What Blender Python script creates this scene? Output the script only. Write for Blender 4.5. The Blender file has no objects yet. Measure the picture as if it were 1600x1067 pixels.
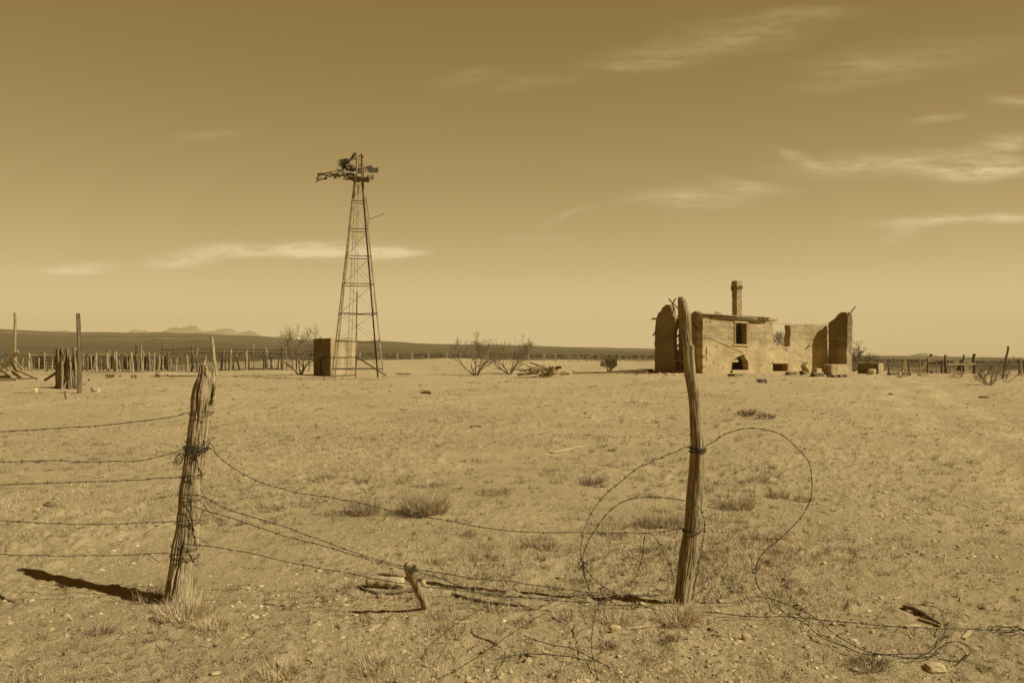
import bpy, bmesh, math, random
import numpy as np
from mathutils import Vector, Matrix, noise as mnoise
random.seed(7); RNG = np.random.default_rng(7)
S = bpy.context.scene
C = S.collection
R = math.radians

# ---------------------------------------------------------------- camera
F, HOR, EYE = 1250.0, 558.0, 1.6           # focal length in photo pixels, eye-level row, eye height
cd = bpy.data.cameras.new('camera'); cam = bpy.data.objects.new('camera', cd); C.objects.link(cam); S.camera = cam
cd.sensor_width = 36; cd.lens = 36*F/1600; cd.shift_y = (HOR-533.5)/1600
cd.clip_start = 0.05; cd.clip_end = 60000
cam.location = (0, 0, EYE); cam.rotation_euler = (R(90), 0, 0)

# ---------------------------------------------------------------- exposure, sun, sky
S.view_settings.view_transform = 'Standard'; S.view_settings.look = 'None'
S.view_settings.exposure = 0.25; S.view_settings.gamma = 1.0
SUN_EL, SUN_AZ = R(42), R(20)              # sun to the right and a little behind the camera
sdir = Vector((math.cos(SUN_EL)*math.cos(SUN_AZ), -math.cos(SUN_EL)*math.sin(SUN_AZ), math.sin(SUN_EL)))
ld = bpy.data.lights.new('sun', 'SUN'); sun = bpy.data.objects.new('sun', ld); C.objects.link(sun)
ld.energy = 5.0; ld.angle = R(0.53); ld.color = (1.0, 0.985, 0.89)
sun.rotation_euler = sdir.to_track_quat('Z', 'Y').to_euler(); sun.location = sdir*50

W = bpy.data.worlds.new('World'); S.world = W; W.use_nodes = True
nt = W.node_tree; N = nt.nodes; L = nt.links
bg = N['Background']; bg.inputs[1].default_value = 0.84
def nd(tree, t, **kw):
    n = tree.nodes.new(t)
    for k, v in kw.items(): setattr(n, k, v)
    return n
def M_(tree, op, a, b=None, clamp=False):
    n = nd(tree, 'ShaderNodeMath', operation=op); n.use_clamp = clamp
    for i, v in enumerate((a, b)):
        if v is None: continue
        if isinstance(v, (int, float)): n.inputs[i].default_value = v
        else: tree.links.new(v, n.inputs[i])
    return n.outputs[0]
tc = nd(nt, 'ShaderNodeTexCoord')
sep = nd(nt, 'ShaderNodeSeparateXYZ'); L.new(tc.outputs['Generated'], sep.inputs[0])
zz = M_(nt, 'ADD', M_(nt, 'MULTIPLY', M_(nt, 'MAXIMUM', sep.outputs[2], 0.0), 0.95), 0.035)
hor = M_(nt, 'SQRT', M_(nt, 'MAXIMUM', M_(nt, 'SUBTRACT', 1.0, M_(nt, 'MULTIPLY', zz, zz)), 0.0))   # the same elevation profile at every azimuth
cmb = nd(nt, 'ShaderNodeCombineXYZ'); cmb.inputs[0].default_value = 0.0; L.new(hor, cmb.inputs[1]); L.new(zz, cmb.inputs[2])
sky = nd(nt, 'ShaderNodeTexSky', sky_type='NISHITA', sun_disc=False)
sky.sun_elevation = SUN_EL; sky.sun_rotation = R(90)+SUN_AZ
L.new(cmb.outputs[0], sky.inputs[0])
bw = nd(nt, 'ShaderNodeRGBToBW'); L.new(sky.outputs[0], bw.inputs[0])
hi = nd(nt, 'ShaderNodeMapRange'); L.new(sep.outputs[2], hi.inputs[0]); hi.inputs[1].default_value = .40; hi.inputs[2].default_value = .62; hi.inputs[3].default_value = 1.0; hi.inputs[4].default_value = .40
back = nd(nt, 'ShaderNodeMapRange', interpolation_type='SMOOTHSTEP'); L.new(sep.outputs[1], back.inputs[0]); back.inputs[1].default_value = .45; back.inputs[2].default_value = -.25; back.inputs[3].default_value = 1.0; back.inputs[4].default_value = .62
lum = M_(nt, 'MULTIPLY', M_(nt, 'MULTIPLY', bw.outputs[0], 0.10), M_(nt, 'MULTIPLY', hi.outputs[0], back.outputs[0]))     # sky dimmed overhead and behind to deepen shade, at strength 0.1, toned sepia like the print
ramp = nd(nt, 'ShaderNodeValToRGB'); L.new(lum, ramp.inputs[0])
def toned(r):                                      # sepia print tone for a red value 0..255, as linear light
    return tuple(((max(c, 0)/255+.055)/1.055)**2.4 if c > 10 else max(c, 0)/255/12.92 for c in (r, r-26-(4 if r < 110 else 0), r-76))
stops = [(l_, toned(r_)) for l_, r_ in ((0.0, 34), (.10, 86), (.15, 108), (.19, 128), (.22, 138), (.26, 152), (.30, 166), (.35, 184), (.40, 203), (.45, 230), (.49, 250), (1.0, 252))]
cr = ramp.color_ramp
for i, (p, c) in enumerate(stops):
    e = cr.elements[i] if i < 2 else cr.elements.new(p)
    if i == 1: e.position = p
    e.position = p; e.color = (*c, 1)
# thin cirrus: streaks given by direction (azimuth and elevation slopes), broken by stretched noise
yy = M_(nt, 'MAXIMUM', sep.outputs[1], 0.05)
uu = M_(nt, 'DIVIDE', sep.outputs[0], yy); vv = M_(nt, 'DIVIDE', sep.outputs[2], yy)
uv = nd(nt, 'ShaderNodeCombineXYZ'); L.new(uu, uv.inputs[0]); L.new(vv, uv.inputs[1])
clouds = [(1070, 80, 180, 32, 8, .12), (1170, 50, 150, 36, 8, .14), (1010, 98, 110, 16, 4, .13), (1270, 22, 110, 14, 2, .13),
          (730, 120, 70, 14, 9, .13), (830, 130, 90, 14, 6, .09), (1400, 258, 190, 24, 2, .42), (1545, 268, 120, 18, 4, .75), (1575, 228, 80, 18, 12, .35),
          (1255, 248, 60, 9, -16, .30), (1080, 308, 130, 18, 1, .40), (1175, 290, 80, 12, -8, .26), (1470, 345, 125, 10, 3, .60),
          (1590, 340, 60, 8, 2, .6), (1408, 362, 40, 14, 20, .32), (1465, 186, 60, 9, 8, .2), (1585, 160, 50, 11, 0, .3), (1440, 88, 220, 30, 5, .11),
          (450, 390, 190, 14, 1, .8), (500, 394, 160, 12, -1, .8), (290, 405, 66, 14, 5, .9), (600, 394, 70, 10, 1, .8), (340, 388, 45, 8, 3, .4),
          (140, 417, 70, 10, 3, 1.1), (95, 421, 70, 7, 0, .8), (890, 340, 55, 6, 18, .22), (840, 372, 60, 6, 5, .15), (330, 210, 80, 10, 4, .10),
          (1250, 515, 90, 16, 0, .35), (1530, 505, 120, 18, 2, .3), (900, 505, 200, 10, 0, .2), (1350, 105, 90, 14, 3, .14), (1330, 130, 120, 16, 6, .12)]
tot = None
nz0 = nd(nt, 'ShaderNodeTexNoise'); nz0.inputs['Scale'].default_value = 9; nz0.inputs['Detail'].default_value = 4
mp0 = nd(nt, 'ShaderNodeMapping'); mp0.inputs['Scale'].default_value = (1, 3.5, 1); L.new(uv.outputs[0], mp0.inputs[0]); L.new(mp0.outputs[0], nz0.inputs[0])
vs = nd(nt, 'ShaderNodeVectorMath', operation='SUBTRACT'); L.new(nz0.outputs['Color'], vs.inputs[0]); vs.inputs[1].default_value = (.5, .5, .5)
vs2 = nd(nt, 'ShaderNodeVectorMath', operation='MULTIPLY'); L.new(vs.outputs[0], vs2.inputs[0]); vs2.inputs[1].default_value = (.07, .018, 0)
vs3 = nd(nt, 'ShaderNodeVectorMath', operation='ADD'); L.new(vs2.outputs[0], vs3.inputs[0]); L.new(uv.outputs[0], vs3.inputs[1])
for cx, cy, a, b, an, st in clouds:
    m = nd(nt, 'ShaderNodeMapping', vector_type='TEXTURE')
    m.inputs['Location'].default_value = ((cx-800)/F, (HOR-cy)/F, 0); m.inputs['Rotation'].default_value = (0, 0, R(an))
    m.inputs['Scale'].default_value = (a/F*1.25, b/F*1.35, 1); L.new(vs3.outputs[0], m.inputs[0])
    ln = nd(nt, 'ShaderNodeVectorMath', operation='LENGTH'); L.new(m.outputs[0], ln.inputs[0])
    mr = nd(nt, 'ShaderNodeMapRange', interpolation_type='SMOOTHSTEP'); L.new(ln.outputs['Value'], mr.inputs[0])
    mr.inputs[1].default_value = 1.0; mr.inputs[2].default_value = 0.0; mr.inputs[3].default_value = 0.0; mr.inputs[4].default_value = st
    tot = mr.outputs[0] if tot is None else M_(nt, 'ADD', tot, mr.outputs[0])
nz = nd(nt, 'ShaderNodeTexNoise'); nz.inputs['Scale'].default_value = 17; nz.inputs['Detail'].default_value = 11; nz.inputs['Roughness'].default_value = .68
mp = nd(nt, 'ShaderNodeMapping'); mp.inputs['Scale'].default_value = (1.1, 6.0, 1); mp.inputs['Rotation'].default_value = (0, 0, R(-5))
L.new(vs3.outputs[0], mp.inputs[0]); L.new(mp.outputs[0], nz.inputs[0])
nr = nd(nt, 'ShaderNodeMapRange'); L.new(nz.outputs[0], nr.inputs[0]); nr.inputs[1].default_value = .36; nr.inputs[2].default_value = .66; nr.inputs[3].default_value = .18; nr.inputs[4].default_value = 1.35
cl = M_(nt, 'MULTIPLY', M_(nt, 'MULTIPLY', tot, nr.outputs[0]), 1.0, clamp=True)
mix = nd(nt, 'ShaderNodeMixRGB'); L.new(cl, mix.inputs[0]); L.new(ramp.outputs[0], mix.inputs[1]); mix.inputs[2].default_value = (.88, .69, .40, 1)
L.new(mix.outputs[0], bg.inputs[0])

# ---------------------------------------------------------------- materials
def sep_col(v, w=0.0):                     # a sepia grey of reflectance v; w > 0 makes it paler in hue
    return (v, v*(.72+.08*w), v*(.30+.25*w), 1)
def mat(name, c1, c2, scale=(4, 4, 4), nscale=3.0, detail=6, bump=.3, bscale=30.0, bdist=.01, rough=.95, lo=.35, hi=.65, speck=0.0, sscale=120, coord='Object'):
    m = bpy.data.materials.new(name); m.use_nodes = True; t = m.node_tree
    b = t.nodes['Principled BSDF']; b.inputs['Roughness'].default_value = rough; b.inputs['Specular IOR Level'].default_value = .15
    tcn = nd(t, 'ShaderNodeTexCoord'); mpn = nd(t, 'ShaderNodeMapping'); mpn.inputs['Scale'].default_value = scale
    t.links.new(tcn.outputs[coord], mpn.inputs[0])
    n1 = nd(t, 'ShaderNodeTexNoise'); n1.inputs['Scale'].default_value = nscale; n1.inputs['Detail'].default_value = detail; n1.inputs['Roughness'].default_value = .6
    t.links.new(mpn.outputs[0], n1.inputs[0])
    mr = nd(t, 'ShaderNodeMapRange'); t.links.new(n1.outputs[0], mr.inputs[0]); mr.inputs[1].default_value = lo; mr.inputs[2].default_value = hi
    mx = nd(t, 'ShaderNodeMixRGB'); t.links.new(mr.outputs[0], mx.inputs[0]); mx.inputs[1].default_value = sep_col(c1); mx.inputs[2].default_value = sep_col(c2, .3)
    col = mx.outputs[0]
    if speck:
        n3 = nd(t, 'ShaderNodeTexNoise'); n3.inputs['Scale'].default_value = sscale; n3.inputs['Detail'].default_value = 3; t.links.new(tcn.outputs[coord], n3.inputs[0])
        r3 = nd(t, 'ShaderNodeMapRange'); t.links.new(n3.outputs[0], r3.inputs[0]); r3.inputs[1].default_value = .3; r3.inputs[2].default_value = .7
        r3.inputs[3].default_value = 1-speck; r3.inputs[4].default_value = 1+speck
        v = nd(t, 'ShaderNodeVectorMath', operation='SCALE'); t.links.new(col, v.inputs[0]); t.links.new(r3.outputs[0], v.inputs['Scale']); col = v.outputs[0]
    t.links.new(col, b.inputs['Base Color'])
    if bump:
        n2 = nd(t, 'ShaderNodeTexNoise'); n2.inputs['Scale'].default_value = bscale; n2.inputs['Detail'].default_value = 6; t.links.new(mpn.outputs[0], n2.inputs[0])
        bp = nd(t, 'ShaderNodeBump'); bp.inputs['Strength'].default_value = bump; bp.inputs['Distance'].default_value = bdist
        t.links.new(n2.outputs[0], bp.inputs['Height']); t.links.new(bp.outputs[0], b.inputs['Normal'])
    return m
MT = {}
MT['wood_old'] = mat('wood_old', .15, .40, (9, 9, .8), 5, 8, .9, 9, .012, lo=.38, hi=.62, speck=.15, sscale=60)
MT['wood_post'] = mat('wood_post', .17, .40, (9, 9, .7), 5, 8, .9, 9, .012, lo=.38, hi=.62, speck=.15, sscale=60)
MT['wood_grey'] = mat('wood_grey', .22, .42, (3, 3, .6), 5, 6, .5, 12, .02)
MT['wood_dark'] = mat('wood_dark', .08, .20, (3, 3, .6), 5, 6, .5, 12, .02)
MT['wood_pale'] = mat('wood_pale', .36, .54, (4, 4, 4), 5, 6, .3, 12, .01)
MT['wood_log'] = mat('wood_log', .20, .44, (.8, 9, 9), 5, 8, .8, 9, .01, lo=.38, hi=.62)
MT['wire'] = mat('wire', .035, .09, (1, 1, 1), 30, 3, 0, rough=.7)
MT['iron'] = mat('iron', .18, .36, (1, 1, 1), 5, 5, .2, 40, .004, rough=.6)
MT['iron_dark'] = mat('iron_dark', .05, .12, (1, 1, 1), 5, 5, .2, 40, .004, rough=.7)
MT['twig'] = mat('twig', .12, .28, (1, 1, 1), 4, 3, 0)
MT['straw'] = mat('straw', .44, .70, (1, 1, 1), 3, 3, 0, coord='Object')
MT['straw_dark'] = mat('straw_dark', .20, .38, (1, 1, 1), 3, 3, 0, coord='Object')
def straw_mat(name, a, b):
    m = mat(name, a, b, (1, 1, 1), 3, 3, 0); mx = [n for n in m.node_tree.nodes if n.type == 'MIX_RGB'][0]
    mx.inputs[1].default_value = (a, a*.73, a*.35, 1); mx.inputs[2].default_value = (b, b*.75, b*.40, 1); return m
MT['straw'] = straw_mat('straw', .36, .58); MT['straw_mid'] = straw_mat('straw_mid', .24, .44); MT['straw_dark'] = straw_mat('straw_dark', .17, .32)
MT['stone'] = mat('stone', .34, .54, (1, 1, 1), 14, 6, .6, 25, .015)
MT['stone_dark'] = mat('stone_dark', .13, .25, (1, 1, 1), 10, 6, .6, 25, .02)
MT['stone_pale'] = mat('stone_pale', .50, .72, (1, 1, 1), 10, 6, .5, 25, .015)
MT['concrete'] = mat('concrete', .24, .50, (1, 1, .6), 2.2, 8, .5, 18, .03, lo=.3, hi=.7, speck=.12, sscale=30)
MT['concrete_shaded'] = mat('concrete_shaded', .12, .24, (1, 1, .6), 2.2, 8, .5, 18, .03, lo=.3, hi=.7, speck=.12, sscale=30)  # darker concrete copy, shade put into the colour
MT['shade_dark'] = mat('shade_dark', .05, .12, (1, 1, 1), 4, 4, .3, 20, .02)

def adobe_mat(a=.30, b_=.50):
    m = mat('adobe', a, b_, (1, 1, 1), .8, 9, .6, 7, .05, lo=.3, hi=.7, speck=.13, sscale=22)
    t = m.node_tree; b = t.nodes['Principled BSDF']
    tcn = nd(t, 'ShaderNodeTexCoord')
    w = nd(t, 'ShaderNodeTexNoise'); w.inputs['Scale'].default_value = 1.0; w.inputs['Detail'].default_value = 5; w.inputs['Roughness'].default_value = .6
    mpw = nd(t, 'ShaderNodeMapping'); mpw.inputs['Scale'].default_value = (.7, .7, 6.5); t.links.new(tcn.outputs['Object'], mpw.inputs[0]); t.links.new(mpw.outputs[0], w.inputs[0])
    # worn pits in the plaster
    v = nd(t, 'ShaderNodeTexNoise'); v.inputs['Scale'].default_value = 5.5; v.inputs['Detail'].default_value = 5; v.inputs['Roughness'].default_value = .7; t.links.new(tcn.outputs['Object'], v.inputs[0])
    r = nd(t, 'ShaderNodeMapRange'); t.links.new(v.outputs[0], r.inputs[0]); r.inputs[1].default_value = .60; r.inputs[2].default_value = .67
    old = b.inputs['Base Color'].links[0].from_socket
    mx = nd(t, 'ShaderNodeMixRGB'); t.links.new(r.outputs[0], mx.inputs[0]); t.links.new(old, mx.inputs[1]); mx.inputs[2].default_value = sep_col(.20)
    wr = nd(t, 'ShaderNodeMapRange'); t.links.new(w.outputs[0], wr.inputs[0]); wr.inputs[1].default_value = .3; wr.inputs[2].default_value = .7; wr.inputs[3].default_value = .84; wr.inputs[4].default_value = 1.08
    # upper courses: bare, darker and coarser than the plastered lower wall
    sz = nd(t, 'ShaderNodeSeparateXYZ'); t.links.new(tcn.outputs['Object'], sz.inputs[0])
    en = nd(t, 'ShaderNodeTexNoise'); en.inputs['Scale'].default_value = 1.3; en.inputs['Detail'].default_value = 6; t.links.new(tcn.outputs['Object'], en.inputs[0])
    up = nd(t, 'ShaderNodeMapRange'); t.links.new(M_(t, 'ADD', sz.outputs[2], M_(t, 'MULTIPLY', en.outputs[0], 2.2)), up.inputs[0]); up.inputs[1].default_value = 2.5; up.inputs[2].default_value = 2.9
    wr.inputs[3].default_value = .80; wr.inputs[4].default_value = 1.06
    f1 = M_(t, 'ADD', M_(t, 'MULTIPLY', M_(t, 'SUBTRACT', wr.outputs[0], 1.0), M_(t, 'ADD', .35, M_(t, 'MULTIPLY', up.outputs[0], 1.0))), M_(t, 'SUBTRACT', 1.0, M_(t, 'MULTIPLY', up.outputs[0], .13)))
    sc = nd(t, 'ShaderNodeVectorMath', operation='SCALE'); t.links.new(mx.outputs[0], sc.inputs[0]); t.links.new(f1, sc.inputs['Scale'])
    t.links.new(sc.outputs[0], b.inputs['Base Color'])
    bp = [n for n in t.nodes if n.type == 'BUMP'][0]
    bp2 = nd(t, 'ShaderNodeBump'); bp2.inputs['Strength'].default_value = .6; bp2.inputs['Distance'].default_value = .04
    inv = M_(t, 'SUBTRACT', 1.0, r.outputs[0]); hh = M_(t, 'ADD', M_(t, 'MULTIPLY', w.outputs[0], .6), inv)
    t.links.new(hh, bp2.inputs['Height']); t.links.new(bp.outputs[0], bp2.inputs['Normal']); t.links.new(bp2.outputs[0], b.inputs['Normal'])
    return m
MT['adobe'] = adobe_mat(.36, .56); MT['adobe_shaded'] = adobe_mat(.22, .36)  # second, darker adobe paints shade on the side and wing walls

def ground_mat():
    m = bpy.data.materials.new('desert_ground'); m.use_nodes = True; t = m.node_tree; b = t.nodes['Principled BSDF']
    b.inputs['Roughness'].default_value = 1.0; b.inputs['Specular IOR Level'].default_value = .05
    tcn = nd(t, 'ShaderNodeTexCoord'); P = tcn.outputs['Object']
    def noi(scale, det=5, rg=.6, vec=P, lo=.3, hi=.7, a=0., z=1.):
        n = nd(t, 'ShaderNodeTexNoise'); n.inputs['Scale'].default_value = scale; n.inputs['Detail'].default_value = det; n.inputs['Roughness'].default_value = rg; t.links.new(vec, n.inputs[0])
        r = nd(t, 'ShaderNodeMapRange'); t.links.new(n.outputs[0], r.inputs[0]); r.inputs[1].default_value = lo; r.inputs[2].default_value = hi; r.inputs[3].default_value = a; r.inputs[4].default_value = z
        return r.outputs[0]
    def mixc(f, c1, c2):
        x = nd(t, 'ShaderNodeMixRGB'); t.links.new(f, x.inputs[0])
        for i, c in ((1, c1), (2, c2)):
            if isinstance(c, tuple): x.inputs[i].default_value = c
            else: t.links.new(c, x.inputs[i])
        return x.outputs[0]
    sp = nd(t, 'ShaderNodeSeparateXYZ'); t.links.new(P, sp.inputs[0]); SPX, SPY = sp.outputs[0], sp.outputs[1]
    sand = mixc(noi(.3, 7, .7), sep_col(.39, .1), sep_col(.485, .2))
    sand = mixc(noi(5, 6, .65, lo=.5, hi=.72, z=.55), sand, sep_col(.36))
    sand = mixc(noi(40, 4, .7, lo=.55, hi=.75, z=.6), sand, sep_col(.26))
    sand = mixc(noi(90, 3, .7, lo=.62, hi=.70, z=.7), sand, sep_col(.68, .4))
    mpn = nd(t, 'ShaderNodeMapping'); mpn.inputs['Scale'].default_value = (.35, 1, 1); t.links.new(P, mpn.inputs[0])
    tr = M_(t, 'SUBTRACT', SPX, M_(t, 'ADD', 8.9, M_(t, 'MULTIPLY', M_(t, 'SUBTRACT', SPY, 15.0), .39)))
    tr = M_(t, 'ABSOLUTE', M_(t, 'SUBTRACT', M_(t, 'ABSOLUTE', M_(t, 'ADD', tr, noi(.3, 3, .5, P, .3, .7, -.4, .4))), .8))
    rt = nd(t, 'ShaderNodeMapRange', interpolation_type='SMOOTHSTEP'); t.links.new(tr, rt.inputs[0]); rt.inputs[1].default_value = .42; rt.inputs[2].default_value = .12; rt.inputs[3].default_value = 0; rt.inputs[4].default_value = .5
    sand = mixc(M_(t, 'MULTIPLY', rt.outputs[0], noi(1.5, 4)), sand, sep_col(.66, .2))
    scrub = mixc(noi(.055, 7, .72, mpn.outputs[0], .38, .62), sep_col(.085), sep_col(.15))
    mp2 = nd(t, 'ShaderNodeMapping'); mp2.inputs['Scale'].default_value = (.25, 1, 1); t.links.new(P, mp2.inputs[0])
    scrub = mixc(noi(.006, 5, .6, mp2.outputs[0], .54, .66, z=.7), scrub, sep_col(.24))
    wob = noi(.08, 4, .6, P, .3, .7, -14, 14)
    xr = nd(t, 'ShaderNodeMapRange', interpolation_type='SMOOTHSTEP'); t.links.new(sp.outputs[0], xr.inputs[0]); xr.inputs[1].default_value = 17; xr.inputs[2].default_value = 25; xr.inputs[3].default_value = 0; xr.inputs[4].default_value = 34
    xl = nd(t, 'ShaderNodeMapRange', interpolation_type='SMOOTHSTEP'); t.links.new(sp.outputs[0], xl.inputs[0]); xl.inputs[1].default_value = -13; xl.inputs[2].default_value = -22; xl.inputs[3].default_value = 0; xl.inputs[4].default_value = 26
    d = M_(t, 'ADD', M_(t, 'ADD', sp.outputs[1], wob), M_(t, 'ADD', xr.outputs[0], xl.outputs[0]))
    r = nd(t, 'ShaderNodeMapRange', interpolation_type='SMOOTHSTEP'); t.links.new(d, r.inputs[0]); r.inputs[1].default_value = 66; r.inputs[2].default_value = 88
    t.links.new(mixc(r.outputs[0], sand, scrub), b.inputs['Base Color'])
    h = M_(t, 'ADD', M_(t, 'MULTIPLY', noi(8, 8, .72), .8), M_(t, 'MULTIPLY', M_(t, 'MULTIPLY', noi(45, 5, .7), noi(.7, 4, .6, P, .38, .60, .35, 1)), .42))
    bp = nd(t, 'ShaderNodeBump'); bp.inputs['Strength'].default_value = .9; bp.inputs['Distance'].default_value = .036
    t.links.new(h, bp.inputs['Height']); t.links.new(bp.outputs[0], b.inputs['Normal'])
    return m

# ---------------------------------------------------------------- numpy noise and terrain
def _h(ix, iy, iz):
    n = (ix*374761393 + iy*668265263 + iz*1274126177) & 0xffffffff
    n = ((n ^ (n >> 13))*1274126177) & 0xffffffff
    n = ((n ^ (n >> 15))*2246822519) & 0xffffffff
    return ((n ^ (n >> 16)) & 0xffff)/32767.5-1.0
def noise3(x, y, z=0.0):
    x, y, z = np.broadcast_arrays(np.asarray(x, float), np.asarray(y, float), np.asarray(z, float))
    ix, iy, iz = np.floor(x).astype(np.int64), np.floor(y).astype(np.int64), np.floor(z).astype(np.int64)
    fx, fy, fz = x-ix, y-iy, z-iz
    s = lambda t: t*t*t*(t*(t*6-15)+10)
    sx, sy, sz = s(fx), s(fy), s(fz)
    def l(a, b, t): return a+(b-a)*t
    return l(l(l(_h(ix, iy, iz), _h(ix+1, iy, iz), sx), l(_h(ix, iy+1, iz), _h(ix+1, iy+1, iz), sx), sy),
             l(l(_h(ix, iy, iz+1), _h(ix+1, iy, iz+1), sx), l(_h(ix, iy+1, iz+1), _h(ix+1, iy+1, iz+1), sx), sy), sz)
def fbm(x, y, z=0.0, o=4, g=.5, l=2.03):
    a, s = 1.0, 0.0
    for i in range(o):
        s = s+a*noise3(np.asarray(x)*l**i+17.3*i, np.asarray(y)*l**i-9.1*i, np.asarray(z)*l**i+3.7*i); a *= g
    return s
PY = [-100, 0, 7, 12, 16, 20, 25, 30, 34, 38, 42, 46, 52, 60, 70]
PZ = [0, 0, 0, .05, .13, .22, .36, .49, .58, .685, .70, .74, .92, 1.20, 1.32]
HX = [0, 60, 100, 170, 215, 245, 285, 310, 345, 410, 460, 520, 600, 680, 850, 1000, 1200, 1345, 1600]
HR = [514, 517, 519, 518.6, 520.3, 518.2, 521, 520.4, 523.5, 526, 530, 531.5, 533, 537, 541, 544, 550.5, 555, 560]
def hz(x, y, fine=True):
    x = np.asarray(x, float); y = np.asarray(y, float)
    yc = np.maximum(y, 1.0)
    base = np.interp(y, PY, PZ)
    px = np.clip(800+F*x/yc, -200, 1800)
    # berm of dirt near the mesh fence, low rise behind the tower
    base = base + .62*np.exp(-((x+13.8)/3.6)**2-((y-47.5)/3.2)**2)
    base = base + .30*np.exp(-((x+6)/9)**2-((y-58)/7)**2)
    base = base - .07*np.exp(-((x-.05)/1.1)**2-((y-5.8)/.45)**2)
    base = base - .35*np.clip((px-1150)/350, 0, 1)*np.clip((y-46)/20, 0, 1)
    base = base - .30*np.clip((330-px)/100, 0, 1)*np.clip((y-46)/20, 0, 1)
    phih = (HOR-np.interp(px, HX, HR))/F
    z70 = 1.32 - .35*np.clip((px-1150)/350, 0, 1) - .30*np.clip((330-px)/100, 0, 1)
    phi0 = (z70-EYE)/70
    t = np.clip(np.log(np.maximum(yc, 70)/70)/math.log(2000/70), 0, 1)
    far = EYE + yc*(phi0+(phih-phi0)*t**1.25) + np.where(yc > 2000, -(yc-2000)*.0045, 0)
    far = far + 1.2*np.clip((yc-150)/800, 0, 1)*fbm(x*.006, y*.006, 1.0, 3)
    z = np.where(y > 70, far, base)
    z = z + .07*fbm(x*.25, y*.25, 2.0, 3)*np.clip((y-7)/10, 0, 1)*np.clip(1-(y-75)/60, 0.2, 1)
    if fine:
        rough = .6+.5*noise3(x*.5, y*.5, 5.0)
        k = np.clip(1-(y-25)/40, 0, 1)
        c1 = np.maximum(0, fbm(x*6.5, y*6.5, 4.0, 3, .6)-.22); c2 = np.maximum(0, fbm(x*15, y*15, 14.0, 2)-.30); h1 = np.maximum(0, noise3(x*4.1+3, y*4.1, 6.0)-.35)
        z = z + k*rough*(.020*fbm(x*2.3, y*2.3, 8.0, 2) + .034*c1 + .024*c2 - .035*h1 + .006*noise3(x*24, y*24, 3.0)*np.clip(.5+noise3(x*.8, y*.8, 12.), 0, 1)) - k*.016*np.maximum(0, noise3(x*5.2, y*6.5, 16.)-.2)*np.clip((x/np.maximum(y, 1)-.15)/.2, 0, 1)
    return z
def hzf(x, y): return float(hz(x, y))
def gpt(px, row, lo=3.0, hi=2000.0, dz=0.0):       # the ground point seen at a photo pixel
    u = (px-800)/F
    ys = np.geomspace(lo, hi, 1200)
    rr = HOR-(hz(ys*u, ys, False)-EYE)/ys*F
    i = int(np.argmax(rr < row))
    if i <= 0: i = len(ys)-1
    a, b = rr[i-1], rr[i]; t = (a-row)/(a-b) if a != b else 0
    y = ys[i-1]+(ys[i]-ys[i-1])*t
    return Vector((y*u, y, hzf(y*u, y)+dz))
def P(px, row, d):                                 # a point at depth d seen at a photo pixel
    return Vector(((px-800)/F*d, d, EYE-(row-HOR)/F*d))

def mesh_np(name, co, faces, m, smooth=False):
    me = bpy.data.meshes.new(name); co = np.asarray(co, np.float32); faces = np.asarray(faces, np.int32)
    k = faces.shape[1]
    me.vertices.add(len(co)); me.vertices.foreach_set('co', co.ravel())
    me.loops.add(faces.size); me.loops.foreach_set('vertex_index', faces.ravel())
    me.polygons.add(len(faces)); me.polygons.foreach_set('loop_start', np.arange(len(faces), dtype=np.int32)*k)
    me.polygons.foreach_set('loop_total', np.full(len(faces), k, np.int32))
    if smooth: me.polygons.foreach_set('use_smooth', np.ones(len(faces), bool))
    me.update(calc_edges=True); me.validate()
    me.materials.append(m)
    o = bpy.data.objects.new(name, me); C.objects.link(o); return o

def build_ground():
    rows = HOR-np.concatenate([[-1600, -1200, -900, -700, -600, -540], -np.arange(510, 30, -1.0), -np.arange(30, 5, -.5)])
    ya = EYE*F/(rows-HOR); ya = ya[ya < 62]
    ys = np.concatenate([[-60, -30, -12, -5, -1, .6], ya, np.geomspace(63, 12000, 170)])
    ui = np.linspace(-.70, .70, 660)
    ew = np.linspace(0, 1, 26)[1:]**2
    yp = np.maximum(ys, 3.2)
    xi = ui[None, :]*yp[:, None]
    xm = np.minimum(np.maximum(70, 1.9*yp), 12000)[:, None]
    edge = .70*yp[:, None]
    right = edge+(xm-edge)*ew[None, :]
    X = np.concatenate([-right[:, ::-1], xi, right], 1); Y = np.repeat(ys[:, None], X.shape[1], 1)
    Z = hz(X, Y)
    nr, nc = X.shape; idx = np.arange(nr*nc).reshape(nr, nc)
    f = np.stack([idx[:-1, :-1], idx[:-1, 1:], idx[1:, 1:], idx[1:, :-1]], -1).reshape(-1, 4)
    o = mesh_np('ground', np.stack([X, Y, Z], -1).reshape(-1, 3), f, ground_mat(), True); o['kind'] = 'structure'
build_ground()

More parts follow.
